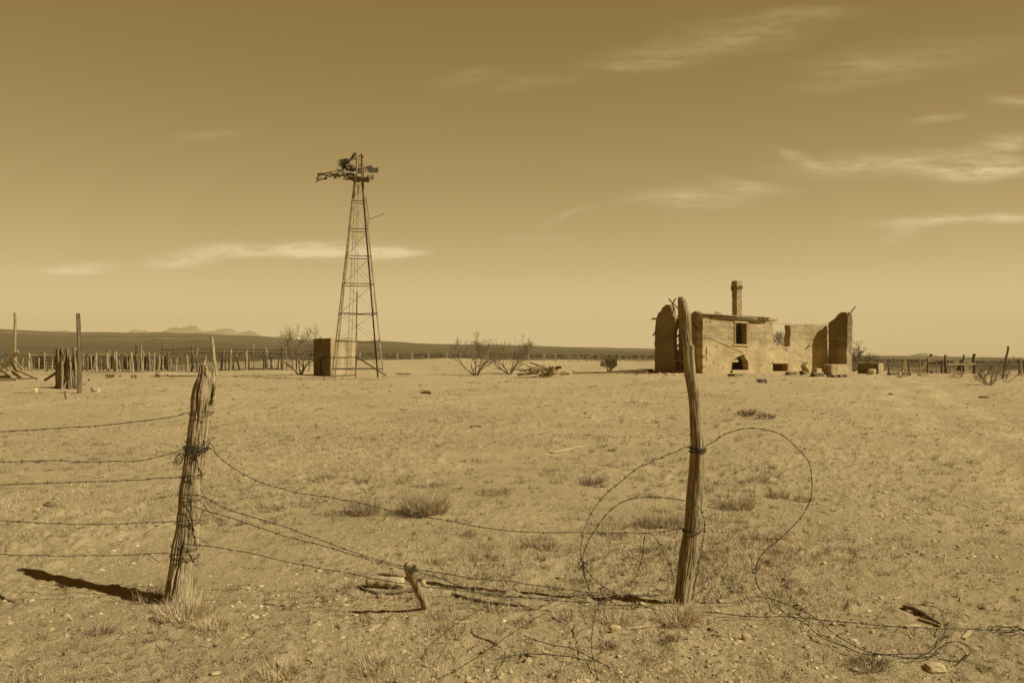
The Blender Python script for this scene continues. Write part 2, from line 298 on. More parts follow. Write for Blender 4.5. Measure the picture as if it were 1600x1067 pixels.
# ---------------------------------------------------------------- object helpers
def link(name, me, parent=None):
    o = bpy.data.objects.new(name, me); C.objects.link(o)
    if parent is not None: o.parent = parent
    return o
def tag(o, label, cat, group=None):
    o['label'] = label; o['category'] = cat
    if group: o['group'] = group
    return o
def thing(name, loc, label, cat, group=None):
    o = bpy.data.objects.new(name, None); C.objects.link(o); o.location = loc; o.empty_display_size = .2
    return tag(o, label, cat, group)
class MB:
    def __init__(s): s.v = []; s.f = []
    def add(s, vs, fs):
        n = len(s.v); s.v += [tuple(v) for v in vs]; s.f += [tuple(i+n for i in f) for f in fs]
    def box(s, c, size, rot=None, jit=0.0):
        c = Vector(c); hx, hy, hz_ = [a/2 for a in size]
        vs = [Vector((x, y, z)) for x in (-hx, hx) for y in (-hy, hy) for z in (-hz_, hz_)]
        if jit: vs = [v+Vector([random.uniform(-jit, jit) for _ in range(3)]) for v in vs]
        if rot is not None: vs = [rot @ v for v in vs]
        s.add([v+c for v in vs], [(0, 1, 3, 2), (4, 6, 7, 5), (0, 4, 5, 1), (2, 3, 7, 6), (0, 2, 6, 4), (1, 5, 7, 3)])
    def beam(s, a, b, w, t, roll=0.0, jit=0.0, segs=1, bend=0.0):
        a, b = Vector(a), Vector(b); d = b-a; q = d.to_track_quat('Z', 'X').to_matrix() @ Matrix.Rotation(roll, 3, 'Z')
        pv = []
        for i in range(segs+1):
            k = i/segs; c = a+d*k + q @ Vector((bend*math.sin(k*math.pi), 0, 0))
            for x, y in ((-w/2, -t/2), (w/2, -t/2), (w/2, t/2), (-w/2, t/2)):
                pv.append(c+q @ Vector((x+random.uniform(-jit, jit), y+random.uniform(-jit, jit), random.uniform(-jit, jit)*3 if i in (0, segs) else 0)))
        fs = [(3, 2, 1, 0), tuple(segs*4+i for i in range(4))]
        for i in range(segs):
            for j in range(4): fs.append((i*4+j, i*4+(j+1) % 4, i*4+4+(j+1) % 4, i*4+4+j))
        s.add(pv, fs)
    def tube(s, pts, rad, n=6, cap=True, jit=0.0):
        pts = [Vector(p) for p in pts]; m = len(pts)
        rs = rad if isinstance(rad, (list, tuple)) else [rad]*m
        t0 = (pts[1]-pts[0]).normalized()
        up = Vector((0, 0, 1)) if abs(t0.z) < .9 else Vector((1, 0, 0))
        nx = t0.cross(up).normalized(); vs = []
        for i, p in enumerate(pts):
            t = (pts[min(i+1, m-1)]-pts[max(i-1, 0)])
            t = t.normalized() if t.length > 1e-9 else t0
            nx = (nx-t*nx.dot(t)); nx = nx.normalized() if nx.length > 1e-6 else t.orthogonal().normalized()
            ny = t.cross(nx)
            for j in range(n):
                a = 2*math.pi*j/n; r = rs[i]*(1+random.uniform(-jit, jit))
                vs.append(p+nx*(r*math.cos(a))+ny*(r*math.sin(a)))
        fs = [(i*n+j, i*n+(j+1) % n, (i+1)*n+(j+1) % n, (i+1)*n+j) for i in range(m-1) for j in range(n)]
        if cap: fs += [tuple(range(n-1, -1, -1)), tuple((m-1)*n+j for j in range(n))]
        s.add(vs, fs)
    def build(s, name, m, parent=None, loc=None, smooth=False):
        me = bpy.data.meshes.new(name)
        off = Vector(loc) if loc is not None else (Vector(parent.matrix_basis.translation) if parent is not None and parent.parent is None else Vector((0, 0, 0)))
        if parent is not None and parent.parent is not None:
            off = Vector(parent.parent.location)+Vector(parent.location)
        vs = [(v[0]-off[0], v[1]-off[1], v[2]-off[2]) for v in s.v]
        me.from_pydata(vs, [], s.f); me.update()
        if smooth: me.polygons.foreach_set('use_smooth', np.ones(len(s.f), bool))
        me.materials.append(MT[m] if isinstance(m, str) else m)
        o = link(name, me, parent)
        if parent is None and loc is not None: o.location = off
        return o
def spline(pts, step):
    pts = [Vector(p) for p in pts]; out = []
    e = [pts[0]*2-pts[1]]+pts+[pts[-1]*2-pts[-2]]
    for i in range(1, len(e)-2):
        p0, p1, p2, p3 = e[i-1:i+3]; n = max(1, int((p2-p1).length/step))
        for k in range(n):
            t = k/n
            out.append(.5*((2*p1)+(p2-p0)*t+(2*p0-5*p1+4*p2-p3)*t*t+(3*p1-p0-3*p2+p3)*t**3))
    out.append(pts[-1]); return out

# ---------------------------------------------------------------- far mountains
def ridge(name, prof, dist, depth, jag):
    xs = np.linspace(prof[0][0], prof[-1][0], 420)
    top = np.interp(xs, [p[0] for p in prof], [p[1] for p in prof])
    top = top + jag*(np.abs(fbm(xs*.2, xs*0, 3.0, 5, .8))-.6)*np.interp(xs, [200, 250, 320, 345], [.6, 1.0, 1.0, .35])
    rows = []
    layers = 14
    for k in range(layers):
        t = k/(layers-1); y = dist-depth*(1-t)
        s = t**.8*(1+.18*fbm(xs*.12, np.full_like(xs, t*4), 6.0, 4, .6)*(1-t))
        z = -60+(EYE+(HOR-top)/F*dist+60)*s
        rows.append(np.stack([(xs-800)/F*dist, np.full_like(xs, y), z], -1))
    for t in (.5, 1.0):
        r = rows[layers-1].copy(); r[:, 1] += depth*t; r[:, 2] = -60+(r[:, 2]+60)*(1-t); rows.append(r)
    co = np.concatenate(rows); n = len(xs); nr = len(rows); idx = np.arange(nr*n).reshape(nr, n)
    f = np.stack([idx[:-1, :-1], idx[:-1, 1:], idx[1:, 1:], idx[1:, :-1]], -1).reshape(-1, 4)
    o = mesh_np(name, co, f, MT['rock_far'], False); o['kind'] = 'structure'
MT['rock_far'] = mat('rock_far', .16, .26, (.002, .002, .004), 3, 6, 0)
MT['hill_far'] = mat('hill_far', .12, .20, (.01, .01, .02), 3, 6, 0)
ridge('mountains', [(30, 527), (70, 519), (90, 517), (104, 516), (112, 519), (140, 524), (195, 523), (203, 517), (212, 515), (220, 517), (228, 516), (234, 522), (244, 521),
      (256, 518), (264, 513), (273, 511.5), (281, 513), (288, 511), (294, 508.5), (300, 508), (306, 509), (311, 516), (322, 517.5), (335, 516), (347, 514.5), (354, 512.5), (362, 514.5), (372, 520), (380, 519), (390, 516), (398, 519), (408, 525),
      (425, 530), (433, 526), (441, 522.5), (452, 527), (462, 530), (480, 534), (530, 529), (548, 527), (562, 532), (600, 540)], 10500, 900, 2.2)
ridge('hill', [(1395, 562), (1410, 559), (1425, 554.5), (1437, 551.8), (1450, 552.2), (1462, 555), (1478, 558.5), (1495, 562)], 3600, 250, .15)

# ---------------------------------------------------------------- weathered fence posts
def weathered_post(name, prof, dist, row_base, label, mt, tops=0.0, seed=0, crack=.20, lean=0.0):
    base = P((prof[-1][1]+prof[-1][2])/2, row_base, dist)
    zb = hzf(base.x, base.y)-.12
    rws = np.array([p[0] for p in prof], float); le = np.array([p[1] for p in prof]); ri = np.array([p[2] for p in prof])
    zt = EYE-(rws[0]-HOR)/F*dist
    nA, nZ = 120, 330
    th = np.linspace(0, 2*math.pi, nA, endpoint=False)[None, :]; v = np.linspace(0, 1, nZ)[:, None]
    ztop = zt - tops*(.5+.5*noise3(np.cos(th)*4+seed, np.sin(th)*4, 7.0))*(.55+.45*np.abs(noise3(np.cos(th)*14, np.sin(th)*14, seed+1.)))
    z = zb+(ztop-zb)*v
    row = HOR-(z-EYE)*F/dist
    l = np.interp(row, rws, le); r = np.interp(row, rws, ri)
    cx = ((l+r)/2-800)/F*dist; rad = (r-l)/2/F*dist
    ct, st = np.cos(th), np.sin(th)
    lump = fbm(ct*1.6+seed, st*1.6, z*3.0, 3)
    # long splits running with the grain
    g1 = noise3(ct*5+seed, st*5, z*1.3+seed); g2 = noise3(ct*11+seed, st*11, z*2.6); g3 = fbm(ct*20, st*20, z*7, 2)
    c1 = np.maximum(0, .16-np.abs(g1))/.16; c2 = np.maximum(0, .22-np.abs(g2))/.22
    k = 1+.09*lump-crack*c1**1.5-.10*c2+.035*g3
    rr = rad*k
    x = cx+rr*ct; y = dist+rr*st*.95+lean*(z-zb)
    fy = y/(y-lean*(z-zb)); co = np.stack([x*fy, y, EYE+(z-EYE)*fy], -1)       # the lean keeps its outline
    fl = 1+lean*(float(zt)-zb)/dist
    cap = np.stack([fl*cx[-1]+rr[-1]*.45*ct[0], dist+lean*(z[-1]-zb)+rr[-1]*.45*st[0], (EYE+(z[-1]-.02-.03*np.abs(g2[-1])-EYE)*fl)], -1)[None]
    co = np.concatenate([co, cap]).reshape(-1, 3)
    ctr = np.array([[fl*float(cx[-1].mean()), dist+lean*float(zt-zb), EYE+(float(z[-1].min())-.03-EYE)*fl]])
    idx = np.arange((nZ+1)*nA).reshape(nZ+1, nA)
    nx = np.roll(idx, -1, 1)
    f = np.stack([idx[:-1], nx[:-1], nx[1:], idx[1:]], -1).reshape(-1, 4)
    co = np.concatenate([co, ctr]); c = len(co)-1
    f = np.concatenate([f, np.stack([idx[-1], nx[-1], np.full(nA, c), np.full(nA, c)], -1)])
    off = np.array([base.x, base.y, zb+.12])
    # the last fan uses triangles
    me = bpy.data.meshes.new(name)
    me.from_pydata((co-off).tolist(), [], [tuple(q) if q[2] != q[3] else tuple(q[:3]) for q in f.tolist()]); me.update()
    me.polygons.foreach_set('use_smooth', np.ones(len(me.polygons), bool)); me.materials.append(MT[mt])
    o = link(name, me); o.location = off
    return tag(o, label, 'fence post')
DL, DR = 5.17, 5.22
PL = [(566, 312, 331), (573, 312.5, 333), (585, 311, 335), (593, 308.5, 337), (600, 305.5, 337), (618, 301, 335.5), (639, 300, 331.5), (665, 296, 327), (690, 292.6, 323.5), (714, 289, 320), (747, 284.5, 316),
      (761, 282, 314), (797, 279, 311.5), (826, 276, 311), (854, 270.5, 308.5), (877, 268, 308), (905, 262, 306.5), (929, 258.5, 303), (945, 256.5, 302.5), (980, 256, 304)]
PR = [(463, 1060, 1066), (467, 1059.5, 1070), (475, 1059.5, 1074), (490, 1060, 1079), (505, 1062, 1080), (524, 1064, 1080.5), (536, 1066, 1081), (541, 1066.5, 1084.5), (560, 1068, 1085), (581, 1069, 1087), (602, 1073, 1091.5), (612, 1074.5, 1093.5),
      (623, 1076, 1092.5), (640, 1077.5, 1093), (657, 1078, 1095), (684, 1078.8, 1099), (702, 1079.3, 1101), (730, 1077, 1102), (760, 1073.5, 1100), (775, 1072.5, 1098.5), (814, 1070, 1094.5), (826, 1069, 1093), (862, 1063, 1090),
      (890, 1059, 1086), (910, 1056.5, 1082.5), (928, 1054, 1079.5), (940, 1051, 1078), (970, 1050, 1079)]
LEAN = .15
def dl(row): return DL*(1+LEAN*max(0, (EYE-(row-HOR)/F*DL)+.12)/DL)     # depth of the leaning post's axis at a row
post_l = weathered_post('fence_post', PL, DL, 945, 'thick splintered fence post with jagged broken top, holding five strands of barbed wire', 'wood_old', tops=.10, seed=3, crack=.26, lean=LEAN)
post_r = weathered_post('fence_post', PR, DR, 940, 'tall crooked fence post in front of the ruined house', 'wood_post', tops=.02, seed=8, crack=.22)
# splinters on top of the broken post
m = MB()
for (px, r0, px2, r1, w, dy) in [(316, 600, 320.5, 562.5, .040, -.02), (326, 600, 325, 564, .035, .02), (311, 612, 313.5, 574, .03, 0), (331, 610, 334.5, 575, .026, -.01), (334, 625, 337.5, 592, .026, -.03), (304, 640, 306, 598, .028, -.03), (321, 590, 322, 566, .02, -.04)]:
    a, b = P(px, r0, dl(r0)+dy), P(px2, r1, dl(r1)+dy); q = []
    for i in range(7):
        t = i/6; q.append(a.lerp(b, t)+Vector((.003*math.sin(i*2.3), 0, 0)))
    m.tube(q, [w*.5*(1-.80*(i/6)**1.6) for i in range(7)], 5, jit=.35)
m.build('splinter', 'wood_old', post_l)

# short leaning stub
m = MB()
sb = Vector((-.535, 5.13, hzf(-.535, 5.13)-.05)); stp = Vector((-.640, 4.90, .33))
q = [sb.lerp(stp, i/26)+Vector((.004*math.sin(i*.24), 0, .0)) for i in range(27)]
m.tube(q, [.026-.002*math.sin(i*.9)+(.006 if i > 18 else 0)-(.01 if i > 24 else 0) for i in range(27)], 18, jit=.035)
stub = m.build('fence_stub', 'wood_old', None, loc=(sb.x, sb.y, sb.z+.05), smooth=True)
tag(stub, 'short broken fence stub leaning left, its head wrapped in rusty wire', 'fence post')

# ---------------------------------------------------------------- barbed wire
def wire(name, pts, label, group=None, barb=.11, r=.0016, tw=.0021, seed=1, cat='barbed wire', step=.012, single=False):
    rnd = random.Random(seed); path = spline(pts, step); m = MB(); n = len(path)
    path = [p+Vector((0, 0, .006*mnoise.noise(p*7+Vector((seed, 0, 0))))) + Vector((.004*mnoise.noise(p*11+Vector((0, seed, 5))), .004*mnoise.noise(p*9-Vector((seed, 3, 0))), 0)) for p in path]
    if single: m.tube(path, r*1.35, 5)
    else:
        for ph in (0, math.pi):
            q = []
            for i, p in enumerate(path):
                t = (path[min(i+1, n-1)]-path[max(i-1, 0)]).normalized(); a = t.orthogonal().normalized()
                up = Vector((0, 0, 1)); a = t.cross(up); a = a.normalized() if a.length > 1e-4 else t.orthogonal().normalized(); b = t.cross(a)
                w = ph+i*.55; q.append(p+a*(tw*math.cos(w))+b*(tw*math.sin(w)))
            m.tube(q, r, 4)
    if barb:
        acc = rnd.uniform(0, barb)
        for i in range(1, n-1):
            acc += (path[i]-path[i-1]).length
            if acc > barb:
                acc = rnd.uniform(-.035, .03); p = path[i]; t = (path[i+1]-p).normalized()
                m.tube([p-t*.008, p+t*.008], .0034, 5)
                for k in range(4):
                    d = Vector((rnd.uniform(-1, 1), rnd.uniform(-1, 1), rnd.uniform(-1, 1))); d = (d-t*d.dot(t)).normalized()
                    m.tube([p+t*rnd.uniform(-.007, .007), p+d*.014+t*rnd.uniform(-.006, .006)], [.0018, .0009], 3)
    loc = path[0]
    o = m.build(name, 'wire', None, loc=loc)
    if label: tag(o, label, cat, group)
    return o
def ring(dist, prof, row, turns=1.6, tilt=0.0, r=.0035, seed=0, extra=.006):
    rws = [p[0] for p in prof]; pts = []
    rnd = random.Random(seed)
    for i in range(int(turns*28)+1):
        a = 2*math.pi*i/28; rw = row+tilt*math.cos(a)+rnd.uniform(-.5, .5)+i*.05
        l = np.interp(rw, rws, [p[1] for p in prof]); rr = np.interp(rw, rws, [p[2] for p in prof])
        cx = ((l+rr)/2-800)/F*dist; rad = (rr-l)/2/F*dist*1.06+extra
        pts.append(Vector((cx+rad*math.cos(a), dist+rad*math.sin(a), EYE-(rw-HOR)/F*dist)))
    return pts
def wraps(parent, specs, dist, prof):
    for i, (row, turns, tilt) in enumerate(specs):
        m = MB(); m.tube(ring(dl(row) if parent is post_l else dist, prof, row, turns, tilt, seed=i), .0026, 5); m.build('wire_wrap', 'wire', parent)
wraps(post_l, [(645, 1.0, -1), (700, 1.6, 3), (706, 1.3, -4), (694, 1.0, 6), (742, 1.0, -2), (774, 1.0, 4), (814, 1.0, -1), (852, 1.0, 2), (867, 1.0, 1)], DL, PL)
wraps(post_r, [(698, 3.2, 1), (703, 2.2, -1), (827, 2.6, 1)], DR, PR)
DF = DL-.085
def wp(l, d0=DF, d1=None):
    if d0 == DF: d0 = dl(l[-1][1] if d1 is None else l[0][1])-.085
    d1 = d0 if d1 is None else d1; a, b = l[0][0], l[-1][0]
    return [P(x, r, d0+(d1-d0)*((x-a)/(b-a) if b != a else 0)) for x, r in l]
g = 'barbed wire strands left of the splintered post'
for i, (l, lab) in enumerate([
    ([(-300, 668), (-120, 676), (0, 674), (90, 669), (165, 664), (235, 656), (270, 651), (298, 645), (332, 644)], 'topmost barbed wire strand left of the splintered post'),
    ([(-300, 730), (-100, 726), (0, 722), (80, 720), (150, 721), (205, 720), (245, 714), (272, 707), (290, 702), (318, 704)], 'second barbed wire strand from the top, left of the splintered post'),
    ([(-300, 762), (-100, 760), (0, 757), (100, 754), (200, 750), (260, 746), (285, 744), (316, 742)], 'middle barbed wire strand left of the splintered post'),
    ([(-300, 815), (-100, 812), (0, 814), (80, 817), (150, 819), (220, 817), (270, 815), (312, 812)], 'fourth barbed wire strand from the top, left of the splintered post'),
    ([(-300, 862), (-100, 864), (0, 866), (80, 868), (180, 868), (230, 865), (265, 864), (306, 868)], 'lowest barbed wire strand left of the splintered post')]):
    wire('barbed_wire', wp(l), lab, g, seed=10+i)
g = 'slack barbed wires between the two posts'
wire('barbed_wire', wp([(318, 700), (330, 702), (352, 722), (400, 750), (450, 766), (520, 778), (580, 790), (630, 803), (690, 812), (760, 825), (820, 831), (900, 832), (1000, 832), (1040, 829), (1066, 825), (1093, 826)], DF, DR-.08),
     'uppermost slack barbed wire running from the splintered post to the crooked post', g, seed=20)
wire('barbed_wire', wp([(285, 772), (315, 775), (345, 790), (385, 805), (440, 822), (500, 843), (560, 865), (620, 882), (642, 888)], DF, 4.90),
     'upper of two wires meeting at the wrapped head of the leaning stub', g, seed=21)
wire('barbed_wire', wp([(286, 788), (318, 796), (370, 812), (440, 836), (500, 851), (560, 869), (620, 886), (642, 891)], DF, 4.92),
     'lower of two wires meeting at the wrapped head of the leaning stub', g, seed=22)
wire('barbed_wire', wp([(642, 888), (665, 892), (700, 897), (740, 904), (790, 907), (830, 913), (900, 923), (960, 928), (1025, 932)], 4.90, 5.12),
     'higher wire running right from the leaning stub to the base of the crooked post', g, seed=23)
wire('barbed_wire', wp([(642, 891), (665, 897), (700, 908), (750, 926), (790, 932), (860, 934), (920, 929), (1032, 930)], 4.92, 5.14),
     'sagging wire dipping right of the leaning stub, almost touching the ground', g, seed=24)
wire('barbed_wire', wp([(284, 850), (315, 852), (345, 856), (400, 866), (460, 880), (530, 893), (580, 902), (640, 913), (700, 920), (780, 930), (860, 937), (920, 941), (990, 947), (1040, 955), (1100, 961)], DF, 5.14),
     'lowest slack wire, passing by the middle of the leaning stub', g, seed=25)
g = 'loose loops of barbed wire around the crooked post'
wire('barbed_wire', wp([(1080, 697), (1072, 698), (1040, 712), (1000, 730), (965, 755), (935, 785), (915, 820), (908, 855), (910, 880), (915, 905), (925, 930), (935, 942), (930, 960), (925, 990), (925, 1020), (930, 1045), (937, 1072)], DR-.1, 4.0)[:9] +
     [P(x, r, d) for x, r, d in [(915, 905, 4.95), (925, 930, 4.85), (935, 942, 4.75), (930, 960, 4.6), (925, 990, 4.4), (925, 1020, 4.2), (930, 1045, 4.05), (938, 1075, 3.9)]],
     'big left arc of barbed wire from the crooked post down to the nearest sand', g, seed=30)
wire('barbed_wire', [P(x, r, d) for x, r, d in [(912, 880, 5.0), (912, 862, 5.02), (925, 835, 5.04), (950, 800, 5.06), (980, 782, 5.08), (1020, 776, 5.09), (1060, 781, 5.08), (1085, 787, 5.06), (1097, 800, 5.06), (1101, 820, 5.08), (1098, 850, 5.09), (1092, 880, 5.1), (1085, 915, 5.12), (1080, 938, 5.14)]],
     'smaller hoop of barbed wire crossing in front of the crooked post', g, seed=31)
def gnd(l, h=.028): return [gpt(x, r, 3.0, 60)+Vector((0, 0, h)) for x, r in l]
wire('barbed_wire', [P(x, r, d) for x, r, d in [(1101, 697, 5.2), (1112, 692, 5.2), (1130, 680, 5.2), (1160, 670, 5.2), (1185, 669, 5.2), (1215, 677, 5.2), (1240, 695, 5.2), (1262, 720, 5.2), (1268, 750, 5.2), (1266, 780, 5.2), (1250, 810, 5.2), (1225, 835, 5.2),
     (1200, 855, 5.2), (1185, 875, 5.2), (1180, 900, 5.18), (1187, 920, 5.15)]] + gnd([(1203, 938), (1220, 955), (1250, 980), (1280, 1000), (1320, 1020), (1350, 1032), (1400, 1038), (1440, 1036), (1462, 1030), (1478, 1018), (1500, 1014), (1515, 1022), (1513, 1034), (1495, 1040), (1465, 1037)]),
     'great right-hand loop of wire rising from the crooked post and trailing to the pale rock', g, seed=32, barb=.16)
wire('barbed_wire', gnd([(1085, 950), (1130, 952), (1160, 944), (1180, 938), (1210, 940), (1240, 951), (1270, 972), (1300, 995), (1330, 1014), (1360, 1029), (1400, 1035), (1450, 1031), (1475, 1028)]),
     'wire lying on the sand from the foot of the crooked post toward the pale rock', g, seed=33, barb=.14)
wire('barbed_wire', gnd([(1095, 962), (1180, 968), (1250, 972), (1330, 980), (1450, 986), (1600, 992), (1760, 998)], .02),
     'straight wire lying across the sand to the right edge', g, seed=34)
wire('barbed_wire', gnd([(1415, 952), (1440, 952), (1465, 957), (1473, 975), (1476, 1000), (1473, 1010), (1455, 1025), (1425, 1041)]) , 'hook of bare wire curling from the dark stick down to the pale rock', g, seed=35, barb=0, single=True)
wire('barbed_wire', gnd([(1462, 988), (1470, 994), (1474, 1004), (1470, 1012), (1458, 1020)]), 'short inner curl of bare wire beside the pale rock', g, seed=36, barb=0, single=True)
wire('barbed_wire', [P(x, r, 5.1) for x, r in [(1005, 832), (1018, 835), (1030, 850), (1045, 880), (1050, 895), (1052, 912)]], 'loose wire end curving down left of the crooked post', g, seed=37, barb=0)
wire('barbed_wire', [P(x, r, 5.1) for x, r in [(1008, 832), (1006, 845), (1003, 868), (997, 892)]], 'short wire end hanging straight from the uppermost slack wire', g, seed=38, barb=0)
wire('barbed_wire', [P(912, 880, 5.0), P(915, 888, 5.0)]+gnd([(932, 912), (960, 935), (1000, 951), (1040, 958)], .02), 'wire running from the small knot down right to the grass at the crooked post', g, seed=39, barb=.15)
wire('barbed_wire', gnd([(818, 1004), (860, 1015), (895, 1020), (930, 1035), (955, 1050)]), 'short bent wire half buried at the lower middle of the photo', g, seed=40, barb=.14)
wire('barbed_wire', gnd([(772, 1041), (810, 1035), (850, 1033), (890, 1034), (930, 1036)]), 'faint level wire half buried below the short bent wire', g, seed=41, barb=.14)
# knots of tangled wire
def knot(cx, cr, d, sx, sr, n, label, seed, parent=None, dy=.05):
    rnd = random.Random(seed); m = MB()
    for k in range(n):
        pts = []; x, y, z = rnd.uniform(-.3, .3), rnd.uniform(-.3, .3), rnd.uniform(-.3, .3); a = rnd.uniform(0, 6.28); w = rnd.uniform(.5, 1.0); ph = rnd.uniform(0, 6.28)
        for i in range(14):
            t = i*.5
            pts.append(P(cx+sx*(x+w*math.cos(a+t)), cr+sr*(z+w*math.sin(ph+t*1.1)), d+dy*(y+.6*math.sin(a+t*.9))))
        m.tube(spline(pts, .006), .0020, 4)
    if parent is not None: return m.build('wire_knot', 'wire', parent)
    o = m.build('wire_knot', 'wire', None, loc=P(cx, cr, d)); return tag(o, label, 'wire knot')
knot(302, 702, dl(702)-.08, 18, 6, 5, '', 1, post_l); knot(280, 716, dl(716)-.07, 8, 11, 5, '', 2, post_l); knot(318, 692, dl(692)-.05, 14, 12, 3, '', 3, post_l)
knot(643, 888, 4.90, 8, 5, 8, '', 4, stub, .03); knot(647, 900, 4.96, 6, 7, 4, '', 14, stub, .03)
knot(911, 881, 5.0, 7, 6, 3, 'small knot of wire where the two left loops meet', 5)
knot(1178, 892, 5.18, 6, 7, 3, 'small snag of wire on the great right-hand loop', 6)
knot(655, 802, 5.0, 10, 4, 3, 'little curl of wire hanging on the uppermost slack wire below the big grass clump', 7)
knot(1575, 985, gpt(1575, 985).y, 34, 9, 6, 'faint coil of wire lying on the sand at the right edge', 8, None, .25)
# loose barbed ends at the splintered post
for l in [[(313, 762), (318, 772), (321, 780), (326, 790)], [(317, 788), (326, 798), (333, 806), (345, 812)], [(309, 838), (318, 844), (326, 851)], [(232, 866), (240, 872), (248, 878)], [(324, 690), (333, 697), (336, 706)], [(318, 797), (314, 806), (311, 815), (315, 822)]]:
    m = MB(); m.tube(spline([P(x, r, dl(r)-.10) for x, r in l], .01), .0026, 4); m.build('wire_end', 'wire', post_l)

# ---------------------------------------------------------------- windmill tower
wc = Vector((-6.97, 36.0, 0)); wz = hzf(wc.x, wc.y)
ang = R(-28.7); Lh = 3.06/2
def corner(k, t):                         # k: 0 left, 1 near, 2 far, 3 right;  t: height fraction
    a = {0: ang+math.pi, 3: ang, 2: ang+math.pi/2, 1: ang-math.pi/2}[k]
    rr = Lh*(1-t)+.27*t
    z = wz + (EYE+(HOR-281)/F*36-wz)*t
    return Vector((wc.x+rr*math.cos(a)+.07*t, wc.y+rr*math.sin(a), z))
TW = thing('windmill', (wc.x, wc.y, wz), 'tall rusty iron windmill tower with a wrecked wheel on top', 'windmill')
def angle_iron(m, a, b, w=.06, t=.008, inward=None):
    a, b = Vector(a), Vector(b); d = (b-a).normalized(); q = (inward-(a+b)/2); q = (q-d*q.dot(d)).normalized(); s = d.cross(q)
    for e in ((q+s).normalized(), (q-s).normalized()):
        n_ = d.cross(e)
        vs = [a+n_*t/2, a-n_*t/2, a+e*w-n_*t/2, a+e*w+n_*t/2]; vs += [v+(b-a) for v in vs]
        m.add(vs, [(3, 2, 1, 0), (4, 5, 6, 7), (0, 1, 5, 4), (1, 2, 6, 5), (2, 3, 7, 6), (3, 0, 4, 7)])
for k in range(4):
    m = MB(); a, b = corner(k, -.01), corner(k, 1.0)
    angle_iron(m, a, b, .058, .011, Vector((wc.x, wc.y, (a.z+b.z)/2)))
    m.build('leg', 'iron_dark' if k == 2 else 'iron', TW)  # far leg in darker iron, its shade put into the colour
rows = [316, 360, 402, 445, 490, 533, 576]
ztop = corner(0, 1).z
tl = [1.0]+[((EYE+(HOR-r)/F*36)-wz)/(ztop-wz) for r in rows]
faces = [(0, 1), (1, 3), (3, 2), (2, 0)]
for i, t in enumerate(tl):
    if i == 0: continue
    for j, (a, b) in enumerate(faces):
        if i == 7 and j == 2: continue
        A, B = corner(a, t), corner(b, t); sag = Vector((0, 0, -.05 if (j == 1 and i in (5, 6)) else 0))
        m = MB(); Mid = (A+B)/2+sag; m.tube([A, A.lerp(Mid, .6), Mid, B], .020, 5); m.build('girt', 'iron_dark', TW)
    if i < 8:
        t0 = tl[i-1]
        for j, (a, b) in enumerate(faces):
            if (i, j) in ((7, 1), (6, 2), (3, 0), (7, 3)): continue
            m = MB(); m.tube([corner(a, t0), corner(b, t)], .0075, 4)
            if (i, j) not in ((2, 1), (5, 3), (6, 1)): m.tube([corner(b, t0), corner(a, t)], .0075, 4)
            m.build('brace_rod', 'iron', TW)
# ladder up the near-left side, inside the legs
lad = None; la, lb = P(544.5, 586, 35.7), P(557, 288, 35.95)
m = MB()
ax = Vector((math.cos(ang), math.sin(ang), 0))
for s in (-.10, .10): m.tube([la+ax*s*1.1, lb+ax*s*.8], .012, 5)
lad = m.build('ladder', 'iron', TW)
for i in range(27):
    t = (i+.7)/27; c = la.lerp(lb, t); s = .11*(1-t)+.08*t
    if i in (9, 16): continue
    m = MB(); m.tube([c-ax*s, c+ax*s], .009, 5); m.build('rung', 'iron', lad)
m = MB(); m.tube([P(556, 590, 36.1), P(558, 456, 36.1)], .035, 8); m.build('pump_pipe', 'iron', TW)
m = MB(); m.tube([P(558, 456, 36.1), P(560.5, 284, 36)], .010, 5); m.build('pump_rod', 'iron', TW)
m = MB(); m.beam(P(603, 587, 35.3), P(557, 557, 36.1), .06, .04); m.build('fallen_brace', 'iron', TW)
m = MB(); m.tube([P(604, 585, 35.3), P(558, 540, 36.1)], .010, 5); m.build('guy_rod', 'iron', TW)
m = MB(); m.tube([P(577.5, 342.5, 35.6), P(601, 334, 35.6)], .013, 5); m.build('loose_rod', 'iron_dark', TW)
m = MB(); m.tube([P(572, 308, 35.6), P(575, 330, 35.5), P(577, 352, 35.5)], .012, 5, jit=.3); m.build('loose_rod', 'iron_dark', TW)
# platform
m = MB()
for k in range(6):
    dy = -.55+k*.22
    m.beam(P(546-k*.4+random.uniform(-6, 3), 276, 36+dy), P(583-random.uniform(0, 7), 279.5, 36+dy), .18, .05, roll=math.pi/2, jit=.01, segs=3)
m.beam(P(544, 279, 35.45), P(571, 280.5, 35.45), .10, .07, jit=.012); m.beam(P(552, 283, 36.3), P(577, 283, 36.0), .09, .1, jit=.02, segs=3); m.beam(P(556, 283.5, 35.6), P(574, 282.5, 35.7), .07, .09, jit=.02, segs=3)
m.beam(P(575, 278, 35.3), P(583, 277, 36.2), .2, .09, jit=.02); m.beam(P(555, 281, 35.2), P(556, 281, 36.7), .08, .08, jit=.02)
m.build('platform', 'wood_dark', TW)
m = MB(); m.add([P(535, 279.5, 35.4), P(546, 273.5, 35.9), P(554, 273, 36.1), P(551, 281, 35.7), P(535, 280.7, 35.4), P(546, 274.7, 35.9), P(554, 274.2, 36.1), P(551, 282.2, 35.7)],
     [(0, 1, 2, 3), (7, 6, 5, 4), (0, 4, 5, 1), (1, 5, 6, 2), (2, 6, 7, 3), (3, 7, 4, 0)])
m.beam(P(535, 280, 35.3), P(553, 271.5, 35.9), .05, .04); m.build('platform_board', 'wood_dark', TW)
